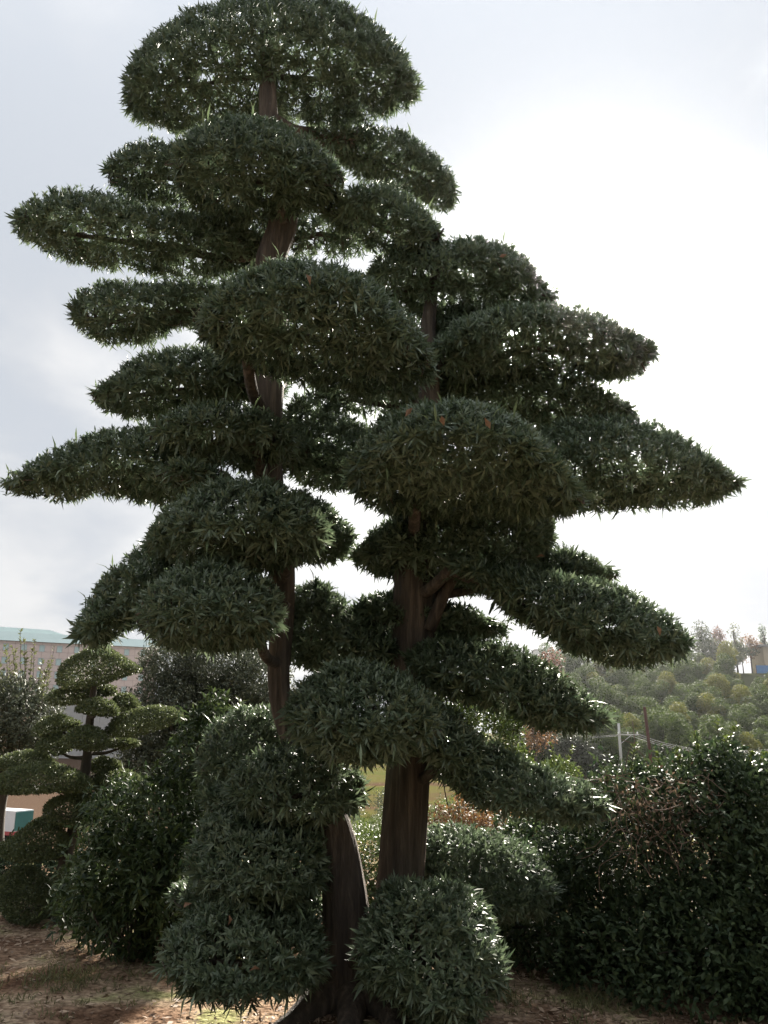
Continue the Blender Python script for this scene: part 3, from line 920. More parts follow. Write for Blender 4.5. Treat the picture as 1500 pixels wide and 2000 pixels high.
shrub('tall_shrub', 'bright yellow-green shrub standing behind the drooping pads beside the hedge', 'shrub', (at(940, 1500, 11.0)[0], 11.0), [lobe(935, 1440, 11, 85, 80, .55), lobe(985, 1400, 11, 38, 36, .3), lobe(880, 1390, 11.1, 60, 50, .4), lobe(970, 1520, 11, 90, 60, .5), lobe(1090, 1530, 11.0, 45, 45, .4)], 1500, .062, .03, M_LIME, 34, n_stem=5, gaps=.6,
      sprigs=[(at(1075, 1450, 11), at(1085, 1510, 11)), (at(1120, 1455, 11), at(1095, 1510, 11)), (at(1005, 1372, 11), at(985, 1410, 11))])

# long-leaved evergreen left of the tree
bl = [lobe(300, 1600, 6.7, 100, 90, .45), lobe(390, 1500, 6.9, 60, 110, .35), lobe(250, 1700, 6.5, 110, 80, .4), lobe(340, 1700, 6.5, 90, 110, .45), lobe(420, 1420, 7.0, 40, 60, .25), lobe(225, 1600, 6.8, 60, 70, .3), lobe(270, 1780, 6.7, 110, 70, .4), lobe(380, 1800, 6.8, 110, 90, .4), lobe(180, 1760, 7.0, 70, 60, .35)]
shrub('evergreen_shrub', 'upright evergreen shrub with long drooping leaves and pale tips beside the small cloud-pruned tree', 'shrub', (at(310, 1800, 6.7)[0], 6.7), bl, 1500, .085, .023, M_BROAD, 41, parts=120, droop=.25, gaps=.6, scatter=.8, lump=.22,
      sprigs=[(at(415, 1345, 7), at(430, 1410, 7)), (at(437, 1350, 7), at(440, 1420, 7)), (at(470, 1370, 7), at(450, 1430, 7)), (at(305, 1490, 6.7), at(315, 1560, 6.7)), (at(345, 1505, 6.7), at(340, 1570, 6.7)), (at(400, 1375, 7), at(420, 1430, 7))])
shrub('yellow_shrub', 'yellowish small-leaved bush between the small tree and the long-leaved shrub', 'shrub', (at(190, 1660, 8.6)[0], 8.6), [lobe(190, 1640, 8.6, 60, 50, .35), lobe(160, 1690, 8.7, 50, 60, .35)], 3200, .03, .016, M_LIME, 43, lump=.2)
shrub('low_shrub', 'dark undergrowth bush at the foot of the small cloud-pruned tree', 'shrub', (at(60, 1800, 8.9)[0], 8.9), [lobe(30, 1720, 9.0, 100, 80, .5), lobe(-70, 1740, 9.2, 100, 90, .5), lobe(170, 1770, 8.6, 110, 60, .4), lobe(70, 1730, 9.4, 110, 70, .5)], 1900, .05, .022, M_HEDGE, 42, lump=.2)

# tall unseen hedge, added behind the camera to block low sky light
r_ = np.random.default_rng(45)
shade_hedge = thing('unseen_shade_hedge', 'tall dark unseen hedge added behind the camera to hold back low light', 'hedge', loc=(0, -8, 0))
n_ = 26000
P = np.stack([r_.uniform(-16, 16, n_), -8 + r_.normal(0, .55, n_), r_.uniform(0, 1, n_)], 1)
P[:, 2] *= 6.2 + .7 * np.sin(P[:, 0] * 1.3) + .4 * np.sin(P[:, 0] * 3.1)
child('foliage', leaf_mesh('foliage', P, r_.normal(0, 1, (n_, 3)), r_.normal(0, 1, (n_, 3)), r_.uniform(.15, .3, n_), r_.uniform(.1, .18, n_), M_HEDGE, r_.random(n_), origin=(0, -8, 0), simple=True), shade_hedge, 'stuff')
for k in range(11):
    mb = MB(); x_ = -15 + 3 * k
    mb.tube([(x_, 0, hz(x_, -6) - .1), (x_ + .1, 0, 3), (x_, .1, 5.6)], [.14, .1, .03], 10)
    child('trunk', mb.mesh('trunk', M_TWIG, True), shade_hedge)

# ------------------------------------------------------------------ trees
def tree(name, label, base, top_z, crown, dens, length, width, mat, seed, r0=.12, limbs=9, group=None, sparse=None, **kw):
    r_ = np.random.default_rng(seed)
    z0 = hz(base[0], base[1])
    o = thing(name, label, 'tree', group, loc=(base[0], base[1], z0))
    O = np.array(o.location)
    spec = lobes_leaves(crown, dens, r_, length, width, **kw)
    child('crown', leaf_mesh('crown', *spec[:5], mat, spec[5], origin=O, simple=True), o, 'stuff')
    mb = MB()
    tp_ = catmull([np.array([0, 0, -.1]), np.array([r_.normal(0, .05), 0, (top_z - z0) * .45]), np.array([r_.normal(0, .15), 0, (top_z - z0) * .85])], 6)
    mb.tube(tp_, np.linspace(r0, r0 * .3, len(tp_)), 12)
    for k in range(limbs):
        c_, rad = crown[k % len(crown)]
        g_ = np.asarray(c_) + unit(r_.normal(0, 1, 3)) * np.asarray(rad) * .8 - O
        s_ = tp_[r_.integers(len(tp_) // 3, len(tp_))]
        c2 = catmull([s_, (s_ + g_) / 2 + r_.normal(0, .12, 3) * (top_z - z0) * .15, g_], 5)
        mb.tube(c2, np.linspace(r0 * .4, r0 * .06, len(c2)), 6)
    child('trunk', mb.mesh('trunk', M_TWIG, True), o)
    return o, O, r_


mx = at(400, 1430, 11.5)
tree('evergreen_tree', 'dull grey-green rounded tree with dark limbs behind the long-leaved shrub', (mx[0], 11.5), at(400, 1260, 11.5)[2],
     [lobe(340, 1300, 11.5, 70, 45, .8), lobe(430, 1295, 11.6, 90, 50, .9), lobe(500, 1330, 11.5, 70, 60, .8), lobe(340, 1370, 11.3, 80, 45, .8), lobe(430, 1390, 11.7, 120, 60, 1.0), lobe(300, 1430, 11.5, 70, 50, .8), lobe(400, 1480, 11.5, 140, 60, 1.0), lobe(530, 1420, 11.8, 80, 90, .8), lobe(300, 1530, 11.5, 110, 60, .8), lobe(440, 1560, 11.8, 130, 80, .8)],
     2300, .05, .022, M_EVER, 51, r0=.13, limbs=34, gaps=.6, lump=.2, inner=.5)
lx = at(20, 1450, 10.5)
lt, LO, lr = tree('evergreen_tree', 'leafy tree with upright thin shoots in front of the pink building', (lx[0], 10.5), at(20, 1390, 10.5)[2],
                  [lobe(20, 1400, 10.5, 85, 60, .7), lobe(70, 1410, 10.4, 50, 50, .5), lobe(-40, 1380, 10.6, 70, 80, .7), lobe(30, 1360, 10.5, 60, 40, .5), lobe(20, 1450, 10.6, 90, 40, .6)], 1500, .05, .024, M_EVER, 52, r0=.1, limbs=16, gaps=.5, lump=.2)
for k in range(17):
    px = -12 + k * 7.2 + lr.normal(0, 3)
    topy = {0: 1300, 1: 1290, 2: 1270, 3: 1258, 4: 1250, 5: 1262}.get(k // 2, 1290) + lr.normal(0, 14)
    bot, tip = at(px * .7 + 12, 1390, 10.5 + lr.normal(0, .2)), at(px, topy, 10.5 + lr.normal(0, .25))
    sprig(lt, LO, bot, tip, .06, .026, M_SPRIG, lr)


def fartree(name, label, px, py_top, py_bot, Y, wpx, mat, seed, dens=6, leaf=.5, group=None, n_l=5, gaps=.6):
    r_ = np.random.default_rng(seed)
    b_ = at(px, py_bot, Y)
    zg = hz(b_[0], Y)
    tz = at(px, py_top, Y)[2]
    s_ = np.dot(b_ - EYEP, FWD) / F0
    hh = (tz - zg)
    crown = []
    for k in range(n_l):
        crown.append((np.array([b_[0] + r_.normal(0, wpx * s_ * .22), Y + r_.normal(0, wpx * s_ * .2), zg + hh * r_.uniform(.42, .84)]), (wpx * s_ * r_.uniform(.22, .38), wpx * s_ * .3, hh * r_.uniform(.12, .2))))
    crown.append((np.array([b_[0], Y, tz - hh * .16]), (wpx * s_ * .25, wpx * s_ * .25, hh * .16)))
    return tree(name, label, (b_[0], Y), tz, crown, dens, leaf, leaf * .55, mat, seed, r0=.02 * hh, limbs=14, group=group, gaps=gaps, inner=.6, lump=.2)


fartree('hilltop_tree', 'sparse pale green tree on the hilltop, next to the reddish tree', 1375, 1212, 1300, 186, 62, M_WOODS, 61, dens=9, leaf=.45)
fartree('hilltop_tree', 'reddish-brown tree on the hilltop between two greener trees', 1410, 1222, 1300, 187, 34, M_RED, 62, dens=11, leaf=.42)
fartree('hilltop_tree', 'orange-tinged green tree on the hilltop, taller than the reddish one', 1440, 1216, 1300, 185, 42, M_SPRIG, 63, dens=11, leaf=.42)
fartree('hilltop_tree', 'low rusty tree on the hilltop just before the tan house', 1468, 1238, 1300, 186, 40, M_AUT, 64, dens=9, leaf=.42)
fartree('hilltop_tree', 'dark pointed conifer on the hilltop behind the tan house', 1499, 1218, 1300, 192, 18, M_POD, 65, dens=16, leaf=.4)
fartree('hilltop_tree', 'dark green tree at the hilltop edge below the sparse pale tree', 1395, 1248, 1310, 180, 70, M_WOODS, 66, dens=10, leaf=.5)
fartree('hilltop_tree', 'dull green tree at the far edge of the hilltop beyond the bamboo', 1340, 1236, 1310, 186, 60, M_WOODS, 70, dens=9, leaf=.5)
fartree('autumn_tree', 'brick-red autumn tree at the foot of the bamboo hill', 1085, 1268, 1420, 120, 90, M_RED, 67, dens=10, leaf=.45)
fartree('autumn_tree', 'orange-brown autumn tree beside the wooden power pole', 1048, 1370, 1500, 88, 70, M_AUT, 68, dens=14, leaf=.35)
fartree('autumn_tree', 'grey-green valley tree next to the orange-brown autumn tree', 1010, 1350, 1500, 96, 70, M_WOODS, 69, dens=12, leaf=.4)
fartree('autumn_tree', 'dark grey-green bushy tree under the power lines', 1130, 1425, 1520, 99, 110, M_EVER, 71, dens=16, leaf=.4, gaps=.3)

fartree('hilltop_tree', 'squat dark green tree tucked against the tan house', 1452, 1258, 1310, 182, 60, M_WOODS, 72, dens=14, leaf=.45, gaps=.3)
fartree('hilltop_tree', 'low olive tree on the hilltop, rooted below the reddish tree', 1418, 1262, 1310, 178, 60, M_SPRIG, 73, dens=12, leaf=.45, gaps=.3)

# bushes dotted over the valley meadow
r_ = np.random.default_rng(83)
bmesh_ = []
for v in range(3):
    q = np.random.default_rng(830 + v)
    n_ = 1600
    d = unit(q.normal(0, 1, (n_, 3)))
    bump = 1 + .2 * np.sin(d[:, 0] * 5 + v) * np.sin(d[:, 1] * 6) + .15 * np.sin(d[:, 2] * 9 + 2 * v)
    P = d * np.array([.9, .9, .7]) * (bump * (1 - .4 * q.random(n_) ** 2))[:, None] + np.array([0, 0, .55])
    P = P[P[:, 2] > .02]
    n_ = len(P)
    bmesh_.append(leaf_mesh('foliage', P, q.normal(0, 1, (n_, 3)), P + q.normal(0, .5, (n_, 3)), q.uniform(.07, .14, n_), q.uniform(.035, .07, n_), (M_LIME, M_WOODS, M_SPRIG)[v], q.random(n_), simple=True))
mb = MB()
for k in range(5):
    mb.tube([(0, 0, -.2), (.3 * math.cos(k * 1.3), .3 * math.sin(k * 1.3), .7)], [.03, .01], 6)
bst = mb.mesh('stem', M_TWIG)
for k in range(34):
    y_ = r_.uniform(17, 70)
    x_ = y_ * r_.uniform(-.10, .16)
    o = thing('meadow_bush', 'small rounded bush on the sunlit valley meadow seen between the trunks', 'bush', 'bushes on the valley meadow', (x_, y_, hz(x_, y_)))
    s_ = r_.uniform(.5, 1.3) * (.5 + y_ / 70)
    o.scale = (s_, s_, s_ * r_.uniform(.7, 1.1))
    o.rotation_euler.z = r_.uniform(0, 6.28)
    link('foliage', bmesh_[k % 3], o)['kind'] = 'stuff'
    link('stem', bst, o)

# bamboo grove on the hill: every plume its own bamboo
bvar = []
for v in range(5):
    r_ = np.random.default_rng(700 + v)
    n_ = 5400
    lean = np.array([r_.normal(0, .8), r_.normal(-.3, .6)])
    Ps, Ns = [], []
    for q in range(9):                                    # drooping sprays round the culm, biggest at the top
        tq = q / 8
        cq = np.array([r_.normal(0, .62) * (1.15 - .5 * tq) + lean[0] * (.2 + .8 * tq) ** 2, r_.normal(0, .62) * (1.15 - .5 * tq) + lean[1] * (.2 + .8 * tq) ** 2, 1.6 + 4.6 * tq])
        rq = np.array([1.0, 1.0, .95]) * r_.uniform(.75, 1.15)
        d = unit(r_.normal(0, 1, (n_ // 9, 3)) + np.array([0, 0, .25]))
        Ps.append(cq + d * rq * (1 - .35 * r_.random((n_ // 9, 1)) ** 2))
        Ns.append(d)
    P, Nn = np.concatenate(Ps), np.concatenate(Ns)
    n_ = len(P)
    D = unit(Nn * np.array([1, 1, .2]) + np.array([0, 0, -.45]) + r_.normal(0, .35, (n_, 3)))
    me_pair = []
    for mt in (M_BAMBOO, M_BAMBOO_Y):
        me_pair.append(leaf_mesh('crown', P, D, unit(r_.normal(0, .3, (n_, 3)) + Nn + np.array([0, 0, .2])), r_.uniform(.18, .34, n_), r_.uniform(.07, .12, n_), mt, np.clip(r_.normal(.45, .22, n_), 0, 1), simple=True))
    mb = MB()
    cz = np.linspace(0, 1, 9)
    mb.tube(np.stack([lean[0] * cz ** 2, lean[1] * cz ** 2, -.3 + 6.6 * cz], 1), np.linspace(.06, .015, 9), 6)
    bvar.append((me_pair, mb.mesh('culm', M_TWIG)))
r_ = np.random.default_rng(77)
placed = []
tries = 0
while len(placed) < 270 and tries < 12000:
    tries += 1
    y_ = r_.uniform(101, 163)
    az = r_.uniform(.165, .56)
    x_ = az * y_
    if y_ > 140 and az > .41:
        continue
    if all((x_ - p[0]) ** 2 + ((y_ - p[1]) * .7) ** 2 > 2.1 ** 2 for p in placed):
        placed.append((x_, y_))
for k, (x_, y_) in enumerate(placed):
    v = int(r_.integers(0, 5))
    yel = r_.random() < .13
    s_ = r_.uniform(.8, 1.18)
    o = thing('bamboo', 'feathery yellowish bamboo plume in the grove on the hillside' if yel else 'feathery green bamboo plume in the grove on the hillside', 'bamboo', 'yellowish bamboo on the hillside' if yel else 'green bamboo on the hillside', (x_, y_, hz(x_, y_) - .1))
    o.rotation_euler.z = r_.uniform(0, 6.28)
    o.scale = (s_, s_, s_ * r_.uniform(.9, 1.1))
    link('crown', bvar[v][0][1 if yel else 0], o)
    link('culm', bvar[v][1], o)

# ------------------------------------------------------------------ far buildings
M_PINK = noise_mat('pink tile panel', [(.60, .48, .44), (.68, .56, .51)], .6, (1, 1, 1), .7, 0)
M_JOINT = noise_mat('facade joint', [(.30, .22, .20), (.34, .25, .23)], .6, (1, 1, 1), .8, 0)
M_COPPER = noise_mat('green roof metal', [(.46, .57, .54), (.52, .63, .60)], .25, (1, 1, 1), .5, 0)
M_WINF = noise_mat('window frame', [(.55, .55, .55), (.62, .62, .62)], 3, (1, 1, 1), .4, 0)
m, n, l, b = mat_new('window glass'); b.inputs['Base Color'].default_value = (.42, .55, .53, 1); b.inputs['Roughness'].default_value = .08; b.inputs['Specular IOR Level'].default_value = .8
M_GLASS = m
M_TAN = noise_mat('tan house wall', [(.40, .32, .22), (.47, .38, .27)], 1, (1, 1, 1), .8, 0)
M_ROOF = noise_mat('grey house roof', [(.10, .10, .10), (.16, .155, .15)], 2, (1, 1, 1), .6, 0)
M_BLUE = noise_mat('blue sheet', [(.04, .15, .36), (.06, .20, .42)], 2, (1, 1, 1), .5, 0)
M_WHITE = noise_mat('white painted metal', [(.70, .71, .72), (.78, .79, .80)], 2, (1, 1, 1), .4, 0)
M_TEAL = noise_mat('teal panel', [(.03, .13, .13), (.04, .17, .16)], 2, (1, 1, 1), .4, 0)
M_REDP = noise_mat('red paint', [(.40, .06, .07), (.46, .08, .09)], 2, (1, 1, 1), .4, 0)
M_RUBBER = noise_mat('tyre rubber', [(.02, .02, .02), (.03, .03, .03)], 4, (1, 1, 1), .8, 0)
M_STEEL = noise_mat('rusty steel', [(.05, .028, .022), (.11, .055, .04)], 6, (1, 1, .3), .8, .2)
M_CONC = noise_mat('concrete pole', [(.42, .41, .39), (.52, .51, .49)], 5, (1, 1, .4), .8, 0)
M_WIRE = noise_mat('aluminium wire', [(.17, .17, .18), (.21, .21, .22)], 5, (1, 1, 1), .8, 0)
M_INS = noise_mat('porcelain', [(.7, .7, .68), (.8, .8, .78)], 5, (1, 1, 1), .3, 0)
M_GREYW = noise_mat('grey concrete wall', [(.33, .33, .32), (.42, .41, .40)], 2, (1, 1, 1), .85, 0)

# pink-tiled office block
BY = 190.0
bA, bB = at(-70, 1247, BY), at(310, 1254, BY + 22)
ux = unit((bB - bA) * np.array([1, 1, 0]))
blen = np.linalg.norm((bB - bA)[:2])
blk = thing('office_building', 'long pink-tiled office block with small square windows and a green metal roof', 'building', loc=(bA[0], bA[1], hz(bA[0] + 15, bA[1]) - 2))
blk.rotation_euler.z = math.atan2(ux[1], ux[0])
EAVE = bA[2] - blk.location.z


def part(mb, name, mat, parent):
    return link(name, mb.mesh(name, mat), parent)


mb = MB(); mb.box(0, blen, .12, 26, 0, EAVE - .02)
wall = part(mb, 'wall', M_JOINT, blk)
mb = MB()
zE, zR = EAVE, EAVE + 2.9
mb.add([(-.6, -.6, zE), (blen + .6, -.6, zE), (blen + .6, 27, zE), (-.6, 27, zE), (-.6, 1.4, zR - .5), (blen + .6, 1.4, zR - .9), (blen + .6, 24, zR - .9), (-.6, 24, zR - .5)],
       [(0, 3, 2, 1), (0, 1, 5, 4), (1, 2, 6, 5), (2, 3, 7, 6), (3, 0, 4, 7), (4, 5, 6, 7)])
mb.add([(-.6, 3, zR - .55), (22, 3, zR - .55), (22, 23, zR - .55), (-.6, 23, zR - .55), (-.6, 4, zR + .75), (18.5, 4, zR + .55), (18.5, 22, zR + .55), (-.6, 22, zR + .75)],
       [(0, 1, 5, 4), (1, 2, 6, 5), (2, 3, 7, 6), (3, 0, 4, 7), (4, 5, 6, 7)])
part(mb, 'roof', M_COPPER, blk)
WSP, WW, WH, RSP = 3.95, 1.1, 1.45, 3.05
x_off = 1.0
win_x = np.arange(x_off, blen - 1, WSP)
rows = [EAVE - 2.15 - k * RSP for k in range(7)]
mbw = MB(); mbw.box(-WW / 2, WW / 2, -.05, .3, 0, WH)
mbf = MB()
for a in ((-WW / 2 - .07, -WW / 2), (WW / 2, WW / 2 + .07)):
    mbf.box(a[0], a[1], -.08, .12, -.07, WH + .07)
mbf.box(-WW / 2, WW / 2, -.082, .12, -.07, 0); mbf.box(-WW / 2, WW / 2, -.082, .12, WH, WH + .07)
me_pane = None
m1 = MB(); m1.box(-WW / 2, WW / 2, .05, .11, 0, WH); me_pane = m1.mesh('pane', M_GLASS)
me_frame = mbf.mesh('window', M_WINF)
mp1 = MB(); mp1.box(.02, WSP / 2 - .02, 0, .12, .02, RSP / 3 - .02); me_p = mp1.mesh('panel', M_PINK)
for r_i, z_ in enumerate(rows):
    for x_ in win_x:
        f_ = link('window', me_frame, blk, (x_, 0, z_))
        link('pane', me_pane, f_)
# cladding panels: courses between the window bands, and piers between the windows
z_ = EAVE - .02
courses = []
cz = EAVE - .03
for r_i, zw in enumerate(rows):
    courses.append((cz, zw + WH + .08, False)); courses.append((zw + WH + .08, zw - .08, True)); cz = zw - .08
shape_cache = {}
n_pan = 0
for (z1, z0_, band) in courses:
    for i, x_ in enumerate(win_x[:-1]):
        if band:
            spans = [(x_ + WW / 2 + .08, x_ + WSP / 2), (x_ + WSP / 2, x_ + WSP - WW / 2 - .08)]
        else:
            spans = [(x_, x_ + WSP / 2), (x_ + WSP / 2, x_ + WSP)]
        for (a, c_) in spans:
            if n_pan >= 290:
                break
            key = (round(c_ - a, 2), round(z1 - z0_, 2))
            if key not in shape_cache:
                q = MB(); q.box(.025, key[0] - .025, 0, .118, .025, key[1] - .025)
                shape_cache[key] = q.mesh('panel', M_PINK)
            link('panel', shape_cache[key], wall, (a, 0, z0_))
            n_pan += 1

# tan house on the hilltop
hA = at(1494, 1302, 184)
house = thing('house', 'tan house with a flat dark eave on the hilltop above the bamboo', 'house', loc=(hA[0], 184, hA[2]))
mb = MB(); mb.box(0, 9, 0, 7, -4, 4.3); w_ = part(mb, 'wall', M_TAN, house)
mb = MB(); mb.box(-1.0, 10, -.9, 8, 4.302, 4.75); part(mb, 'roof', M_ROOF, house)
mb = MB(); mb.box(3.2, 4.6, -.04, .1, 1.6, 3.0); f_ = part(mb, 'window', M_WINF, house)
mb = MB(); mb.box(3.3, 4.5, -.06, -.042, 1.7, 2.9); part(mb, 'pane', M_GLASS, f_)
fb = at(1478, 1310, 181)
fen = thing('sheet_fence', 'bright blue sheet fence below the tan house', 'fence', loc=(fb[0], 181, fb[2]))
for k in range(5):
    mb = MB(); mb.box(k * 2.0, k * 2.0 + 1.97, 0, .06, -2.2, 1.15); part(mb, 'panel', M_BLUE, fen)
    mb = MB(); mb.box(k * 2.0 - .06, k * 2.0 + .04, .08, .18, -3.0, 1.3); part(mb, 'post', M_STEEL, fen)
fg = at(1055, 1281, 420)
fbd = thing('office_building', 'tiny grey block far beyond the valley, showing over the drooping pad', 'building', loc=(fg[0], 420, hz(fg[0], 420)))
ht = at(1055, 1270, 420)[2] - fbd.location.z
mb = MB(); mb.box(-2.6, 2.6, 0, 6, -1, ht); part(mb, 'wall', M_GREYW, fbd)
mb = MB(); mb.box(-2.9, 2.9, -.3, 6.3, ht, ht + .5); part(mb, 'roof', M_ROOF, fbd)

# retaining wall and slope below the office block
rw0, rw1 = at(60, 1400, 100), at(330, 1405, 100)
rw = thing('retaining_wall', 'grey concrete retaining wall on the slope behind the small cloud-pruned tree', 'wall', loc=(rw0[0], 100, hz(rw0[0], 100) - 1))
topz = at(150, 1375, 100)[2] - rw.location.z
for k in range(8):
    mb = MB(); w_ = (rw1[0] - rw0[0]) / 8
    mb.box(k * w_ + .02, (k + 1) * w_ - .02, 0, .4, 0, topz + .15 * math.sin(k * 2.1)); part(mb, 'panel', M_GREYW, rw)
mb = MB(); mb.box(0, rw1[0] - rw0[0], .05, .35, 0, topz - .3); part(mb, 'backing', M_GREYW, rw)

# small lorry glimpsed at the left
lz = at(28, 1640, 40)
lor = thing('lorry', 'small white box lorry with a teal rear and red skirt beyond the small tree', 'lorry', loc=(lz[0], 40, hz(lz[0], 40)))
L0 = at(10, 1622, 40)[2] - lor.location.z
L1 = at(10, 1582, 40)[2] - lor.location.z
lor.rotation_euler.z = R(-28)
mb = MB(); mb.box(-1.9, .42, -.45, .55, L0, L1); part(mb, 'cargo_box', M_WHITE, lor)
mb = MB(); mb.box(.424, .46, -.42, .52, L0 + .04, L1 - .05); part(mb, 'rear_door', M_TEAL, lor)
mb = MB(); mb.box(-2.6, .44, -.47, .57, L0 - .16, L0 - .003); part(mb, 'skirt', M_REDP, lor)
mb = MB(); mb.box(-2.62, -1.95, -.42, .52, L0 - .002, L1 - .25); cab = part(mb, 'cab', M_WHITE, lor)
mb = MB(); mb.box(-2.5, -2.05, -.44, -.42, L1 - .62, L1 - .32); part(mb, 'window', M_GLASS, cab)
for x_ in (-2.2, -.1):
    for y_ in (-.47, .45):
        mb = MB()
        mb.tube([(x_, y_, .22), (x_, y_ + .12, .22)], [.22, .22], 18)
        part(mb, 'wheel', M_RUBBER, lor)
if L0 > .3:
    mb = MB(); mb.box(-2.5, .35, -.3, .4, .2, L0 - .15); part(mb, 'chassis', M_RUBBER, lor)

# power poles and lines
def pole(px, top_y, Y, label, arm):
    p = at(px, top_y, Y)
    z0 = hz(p[0], Y)
    o = thing('power_pole', label, 'pole', 'power poles in the valley', (p[0], Y, z0))
    h = p[2] - z0
    mb = MB(); mb.tube([(0, 0, -.4), (0, 0, h * .5), (0, 0, h)], [.19, .16, .13], 14); child('mast', mb.mesh('mast', M_CONC, True), o)
    mb = MB(); mb.box(arm[0], arm[1], -.25, -.16, h - arm[2] - .06, h - arm[2] + .06); ca = child('crossarm', mb.mesh('crossarm', M_CONC), o)
    for k in range(3):
        mb = MB(); x_ = arm[0] + .15 + (arm[1] - arm[0] - .3) * k / 2
        mb.tube([(x_, -.2, h - arm[2] + .06), (x_, -.2, h - arm[2] + .16), (x_, -.2, h - arm[2] + .3)], [.05, .09, .05], 8)
        child('insulator', mb.mesh('insulator', M_INS, True), ca)
    mb = MB(); mb.tube([(0, -.2, h - arm[2] - 1.0), (arm[1] * .6, -.2, h - arm[2] - .05)], [.035, .035], 6); child('brace', mb.mesh('brace', M_CONC), o)
    return o


pole(1208, 1412, 95, 'pale concrete power pole with a long crossarm above the hedge', (-.3, 2.1, 1.25))
pole(1080, 1424, 108, 'smaller concrete power pole next to the orange-brown autumn tree', (-1.2, 1.2, .3))


def wire(pxs, r_w, k):
    q = catmull([at(*p) for p in pxs], 8)
    mb = MB(); mb.tube(q - q[0], np.full(len(q), r_w), 5)
    o = link('power_line', mb.mesh('power_line', M_WIRE), None, tuple(q[0]))
    tag(o, 'thin pale overhead wire strung between the valley power poles', 'wire', 'overhead wires in the valley')


for k in range(3):
    wire([(1066 + 6 * k, 1428 + 1.2 * k, 108), (1140, 1438 + 1.5 * k, 101), (1206, 1435 + 1.4 * k, 95)], .014, k)
    wire([(1208 + 9 * k, 1433 + 1.5 * k, 95), (1240, 1432 + 4 * k, 92), (1290, 1449 + 3.5 * k, 86), (1360, 1463 + 2.5 * k, 78), (1440, 1466 + 2 * k, 70), (1530, 1462 + 2 * k, 62)], .012, k)
for k in range(2):
    wire([(1090, 1466 + 4 * k, 106), (1150, 1476 + 4 * k, 100), (1208, 1477 + 6 * k, 95)], .016, k)

# leaning rusty post behind the hedge
p0, p1 = at(1273, 1500, 13), at(1259, 1383, 13)
zb = hz(p0[0] + .05, 13)
dirv = (p0 - p1) / (p1[2] - p0[2])
pb_ = p1 + dirv * (p1[2] - zb)
post = thing('steel_post', 'leaning rusty brown steel post rising behind the overgrown hedge', 'post', loc=tuple(pb_))
mb = MB(); mb.tube([np.array([0, 0, 0]) - dirv * -.2, (p1 - pb_)], [.024, .024], 12); child('shaft', mb.mesh('shaft', M_STEEL, True), post)
mb = MB(); mb.tube([(p1 - pb_), (p1 - pb_) + np.array([0, 0, .02])], [.028, .02], 12); child('cap', mb.mesh('cap', M_STEEL, True), post)

# ------------------------------------------------------------------ ground cover
r_ = np.random.default_rng(91)
n_ = 42000
gxs = r_.uniform(-4.6, 4.2, n_)
gys = 4.2 + 6.5 * r_.random(n_) ** 1.3
den = .35 + .65 * (vnoise(gxs, gys, 2.2, 12) > -.1)
kp = r_.random(n_) < den
gxs, gys = gxs[kp], gys[kp]
n_ = len(gxs)
P = np.stack([gxs, gys, height(gxs, gys) + r_.uniform(.002, .02, n_)], 1)
D = r_.normal(0, 1, (n_, 3)) * np.array([1, 1, .3])
nl = np.array([0, 0, 1.0]) + r_.normal(0, .4, (n_, 3))
L = r_.uniform(.02, .065, n_)
lit = link('leaf_litter', leaf_mesh('leaf_litter', P, D, nl, L, L * r_.uniform(.15, .45, n_), M_LITTER, np.clip(r_.normal(.45, .3, n_), 0, 1), curve=.1, simple=True))
tag(lit, 'dry brown leaf litter and clippings strewn over the bare soil', 'leaf litter', kind='stuff')
tuftc = []
for k in range(1100):
    x_, y_ = r_.uniform(-4.2, 4.0), 4.3 + 5.0 * r_.random() ** 1.2
    if vnoise(x_, y_, 1.3, 14) > -.05:
        tuftc.append((x_, y_, r_.uniform(.6, 1.0)))
for (px, py, s_) in ((130, 1915, 1.7), (150, 1925, 1.5), (105, 1918, 1.6), (330, 1905, 1.2), (1125, 1965, 1.4), (1150, 1960, 1.5), (985, 1960, 1.2)):
    d_ = ray(px, py)
    q = EYEP + d_ * (-EYE / d_[2])
    for _ in range(5):
        tuftc.append((q[0] + r_.normal(0, .06), q[1] + r_.normal(0, .06), s_))
Ps, Ds, Ls = [], [], []
for (x_, y_, s_) in tuftc:
    k = 22
    Ps.append(np.stack([x_ + r_.normal(0, .045 * s_, k), y_ + r_.normal(0, .045 * s_, k), np.full(k, hz(x_, y_) - .004)], 1))
    Ds.append(r_.normal(0, .45, (k, 3)) + np.array([0, 0, .75]))
    Ls.append(r_.uniform(.03, .085, k) * s_)
P, D, L = np.concatenate(Ps), np.concatenate(Ds), np.concatenate(Ls)
gr = link('grass', leaf_mesh('grass', P, D, r_.normal(0, 1, P.shape), L, np.full(len(L), .0058), M_GRASS, np.clip(r_.normal(.5, .25, len(L)), 0, 1), curve=.3))
tag(gr, 'short tufts of dull green and straw-coloured grass on the soil', 'grass', kind='stuff')

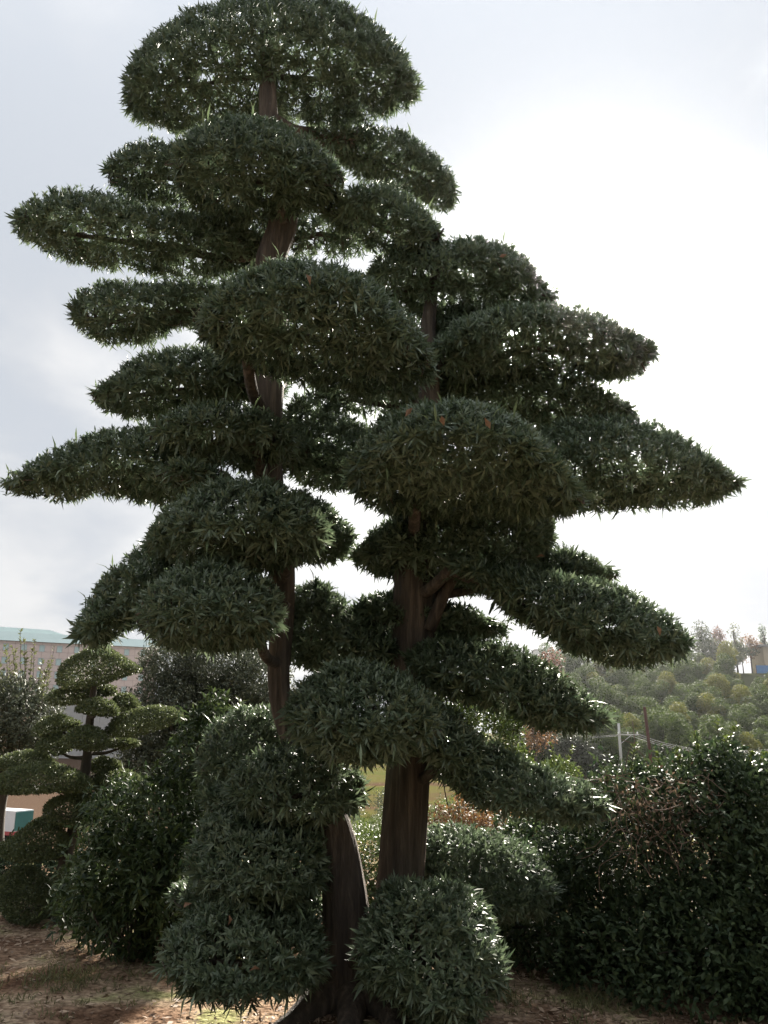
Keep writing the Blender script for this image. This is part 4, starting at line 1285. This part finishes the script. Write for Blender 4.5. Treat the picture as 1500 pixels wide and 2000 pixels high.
# ------------------------------------------------------------------ dead leaves caught on the clipped pads
dm = leaf_mesh('dead_leaf', np.zeros((1, 3)), np.array([[1.0, 0, 0]]), np.array([[0, 0, 1.0]]), [.062], [.028], M_DEAD, np.array([.4]), curve=.3, fold=.35)
GA = np.concatenate([p[0].reshape(-1, 3) for p in pad_info])
rel = GA - EYEP
dep = rel @ FWD
gpx = 750 + F0 * rel[:, 0] / dep
gpy = 1000 - F0 * (rel @ UPV) / dep
for (px, py, txt) in ((806, 796, 'upright dead brown leaf on the crest of the big lower dome'), (958, 838, 'dead brown leaf lying on the big lower dome below its crest'), (868, 832, 'small dead brown leaf near the crest of the big lower dome'),
                      (1283, 1222, 'dead pinkish leaf on the outer slope of the low drooping pad'), (1065, 1086, 'dead brown leaf caught where a small pad meets the dome above'), (447, 1786, 'curled pinkish dead leaf on the lowest ball beside the trunk'),
                      (508, 1893, 'orange dead leaf hanging from the lowest ball beside the trunk'), (598, 535, 'dead brown leaf on the crest of the large middle dome'), (990, 497, 'dead tan leaf on the upper rounded pad above the white sky'), (358, 1772, 'pale dead leaf at the shoulder of the lowest ball')):
    dd_ = np.hypot(gpx - px, gpy - py)
    near = np.where(dd_ < dd_.min() + 14)[0]
    k = near[np.argmin(dep[near])]
    o = tag(link('dead_leaf', dm, None, tuple(at(px, py, GA[k][1] - .035))), txt, 'dead leaf')
    o.rotation_euler = (R(r_.uniform(30, 80)), R(r_.uniform(-80, 80)), R(r_.uniform(0, 360)))

# ------------------------------------------------------------------ haze
bpy.context.view_layer.update()
HTOP = 1.0 + max((o.matrix_world @ Vector(c_)).z for o in sc.objects if o.type == 'MESH' for c_ in o.bound_box)
print('haze top', HTOP)
hb = MB(); hb.box(-430, 430, -30, 520, -9, HTOP)
m, n, l, b = mat_new('haze air')
n.remove(b)
pv = n.new('ShaderNodeVolumePrincipled')
pv.inputs['Color'].default_value = (.93, .95, 1.0, 1)
pv.inputs['Density'].default_value = .00022
pv.inputs['Anisotropy'].default_value = .94  # strong forward scatter also imitates lens glare around the sun
l.new(pv.outputs[0], n['Material Output'].inputs['Volume'])
hzo = hb.build('haze', m)
tag(hzo, 'thin bright haze in the air over the valley', 'haze', kind='stuff')
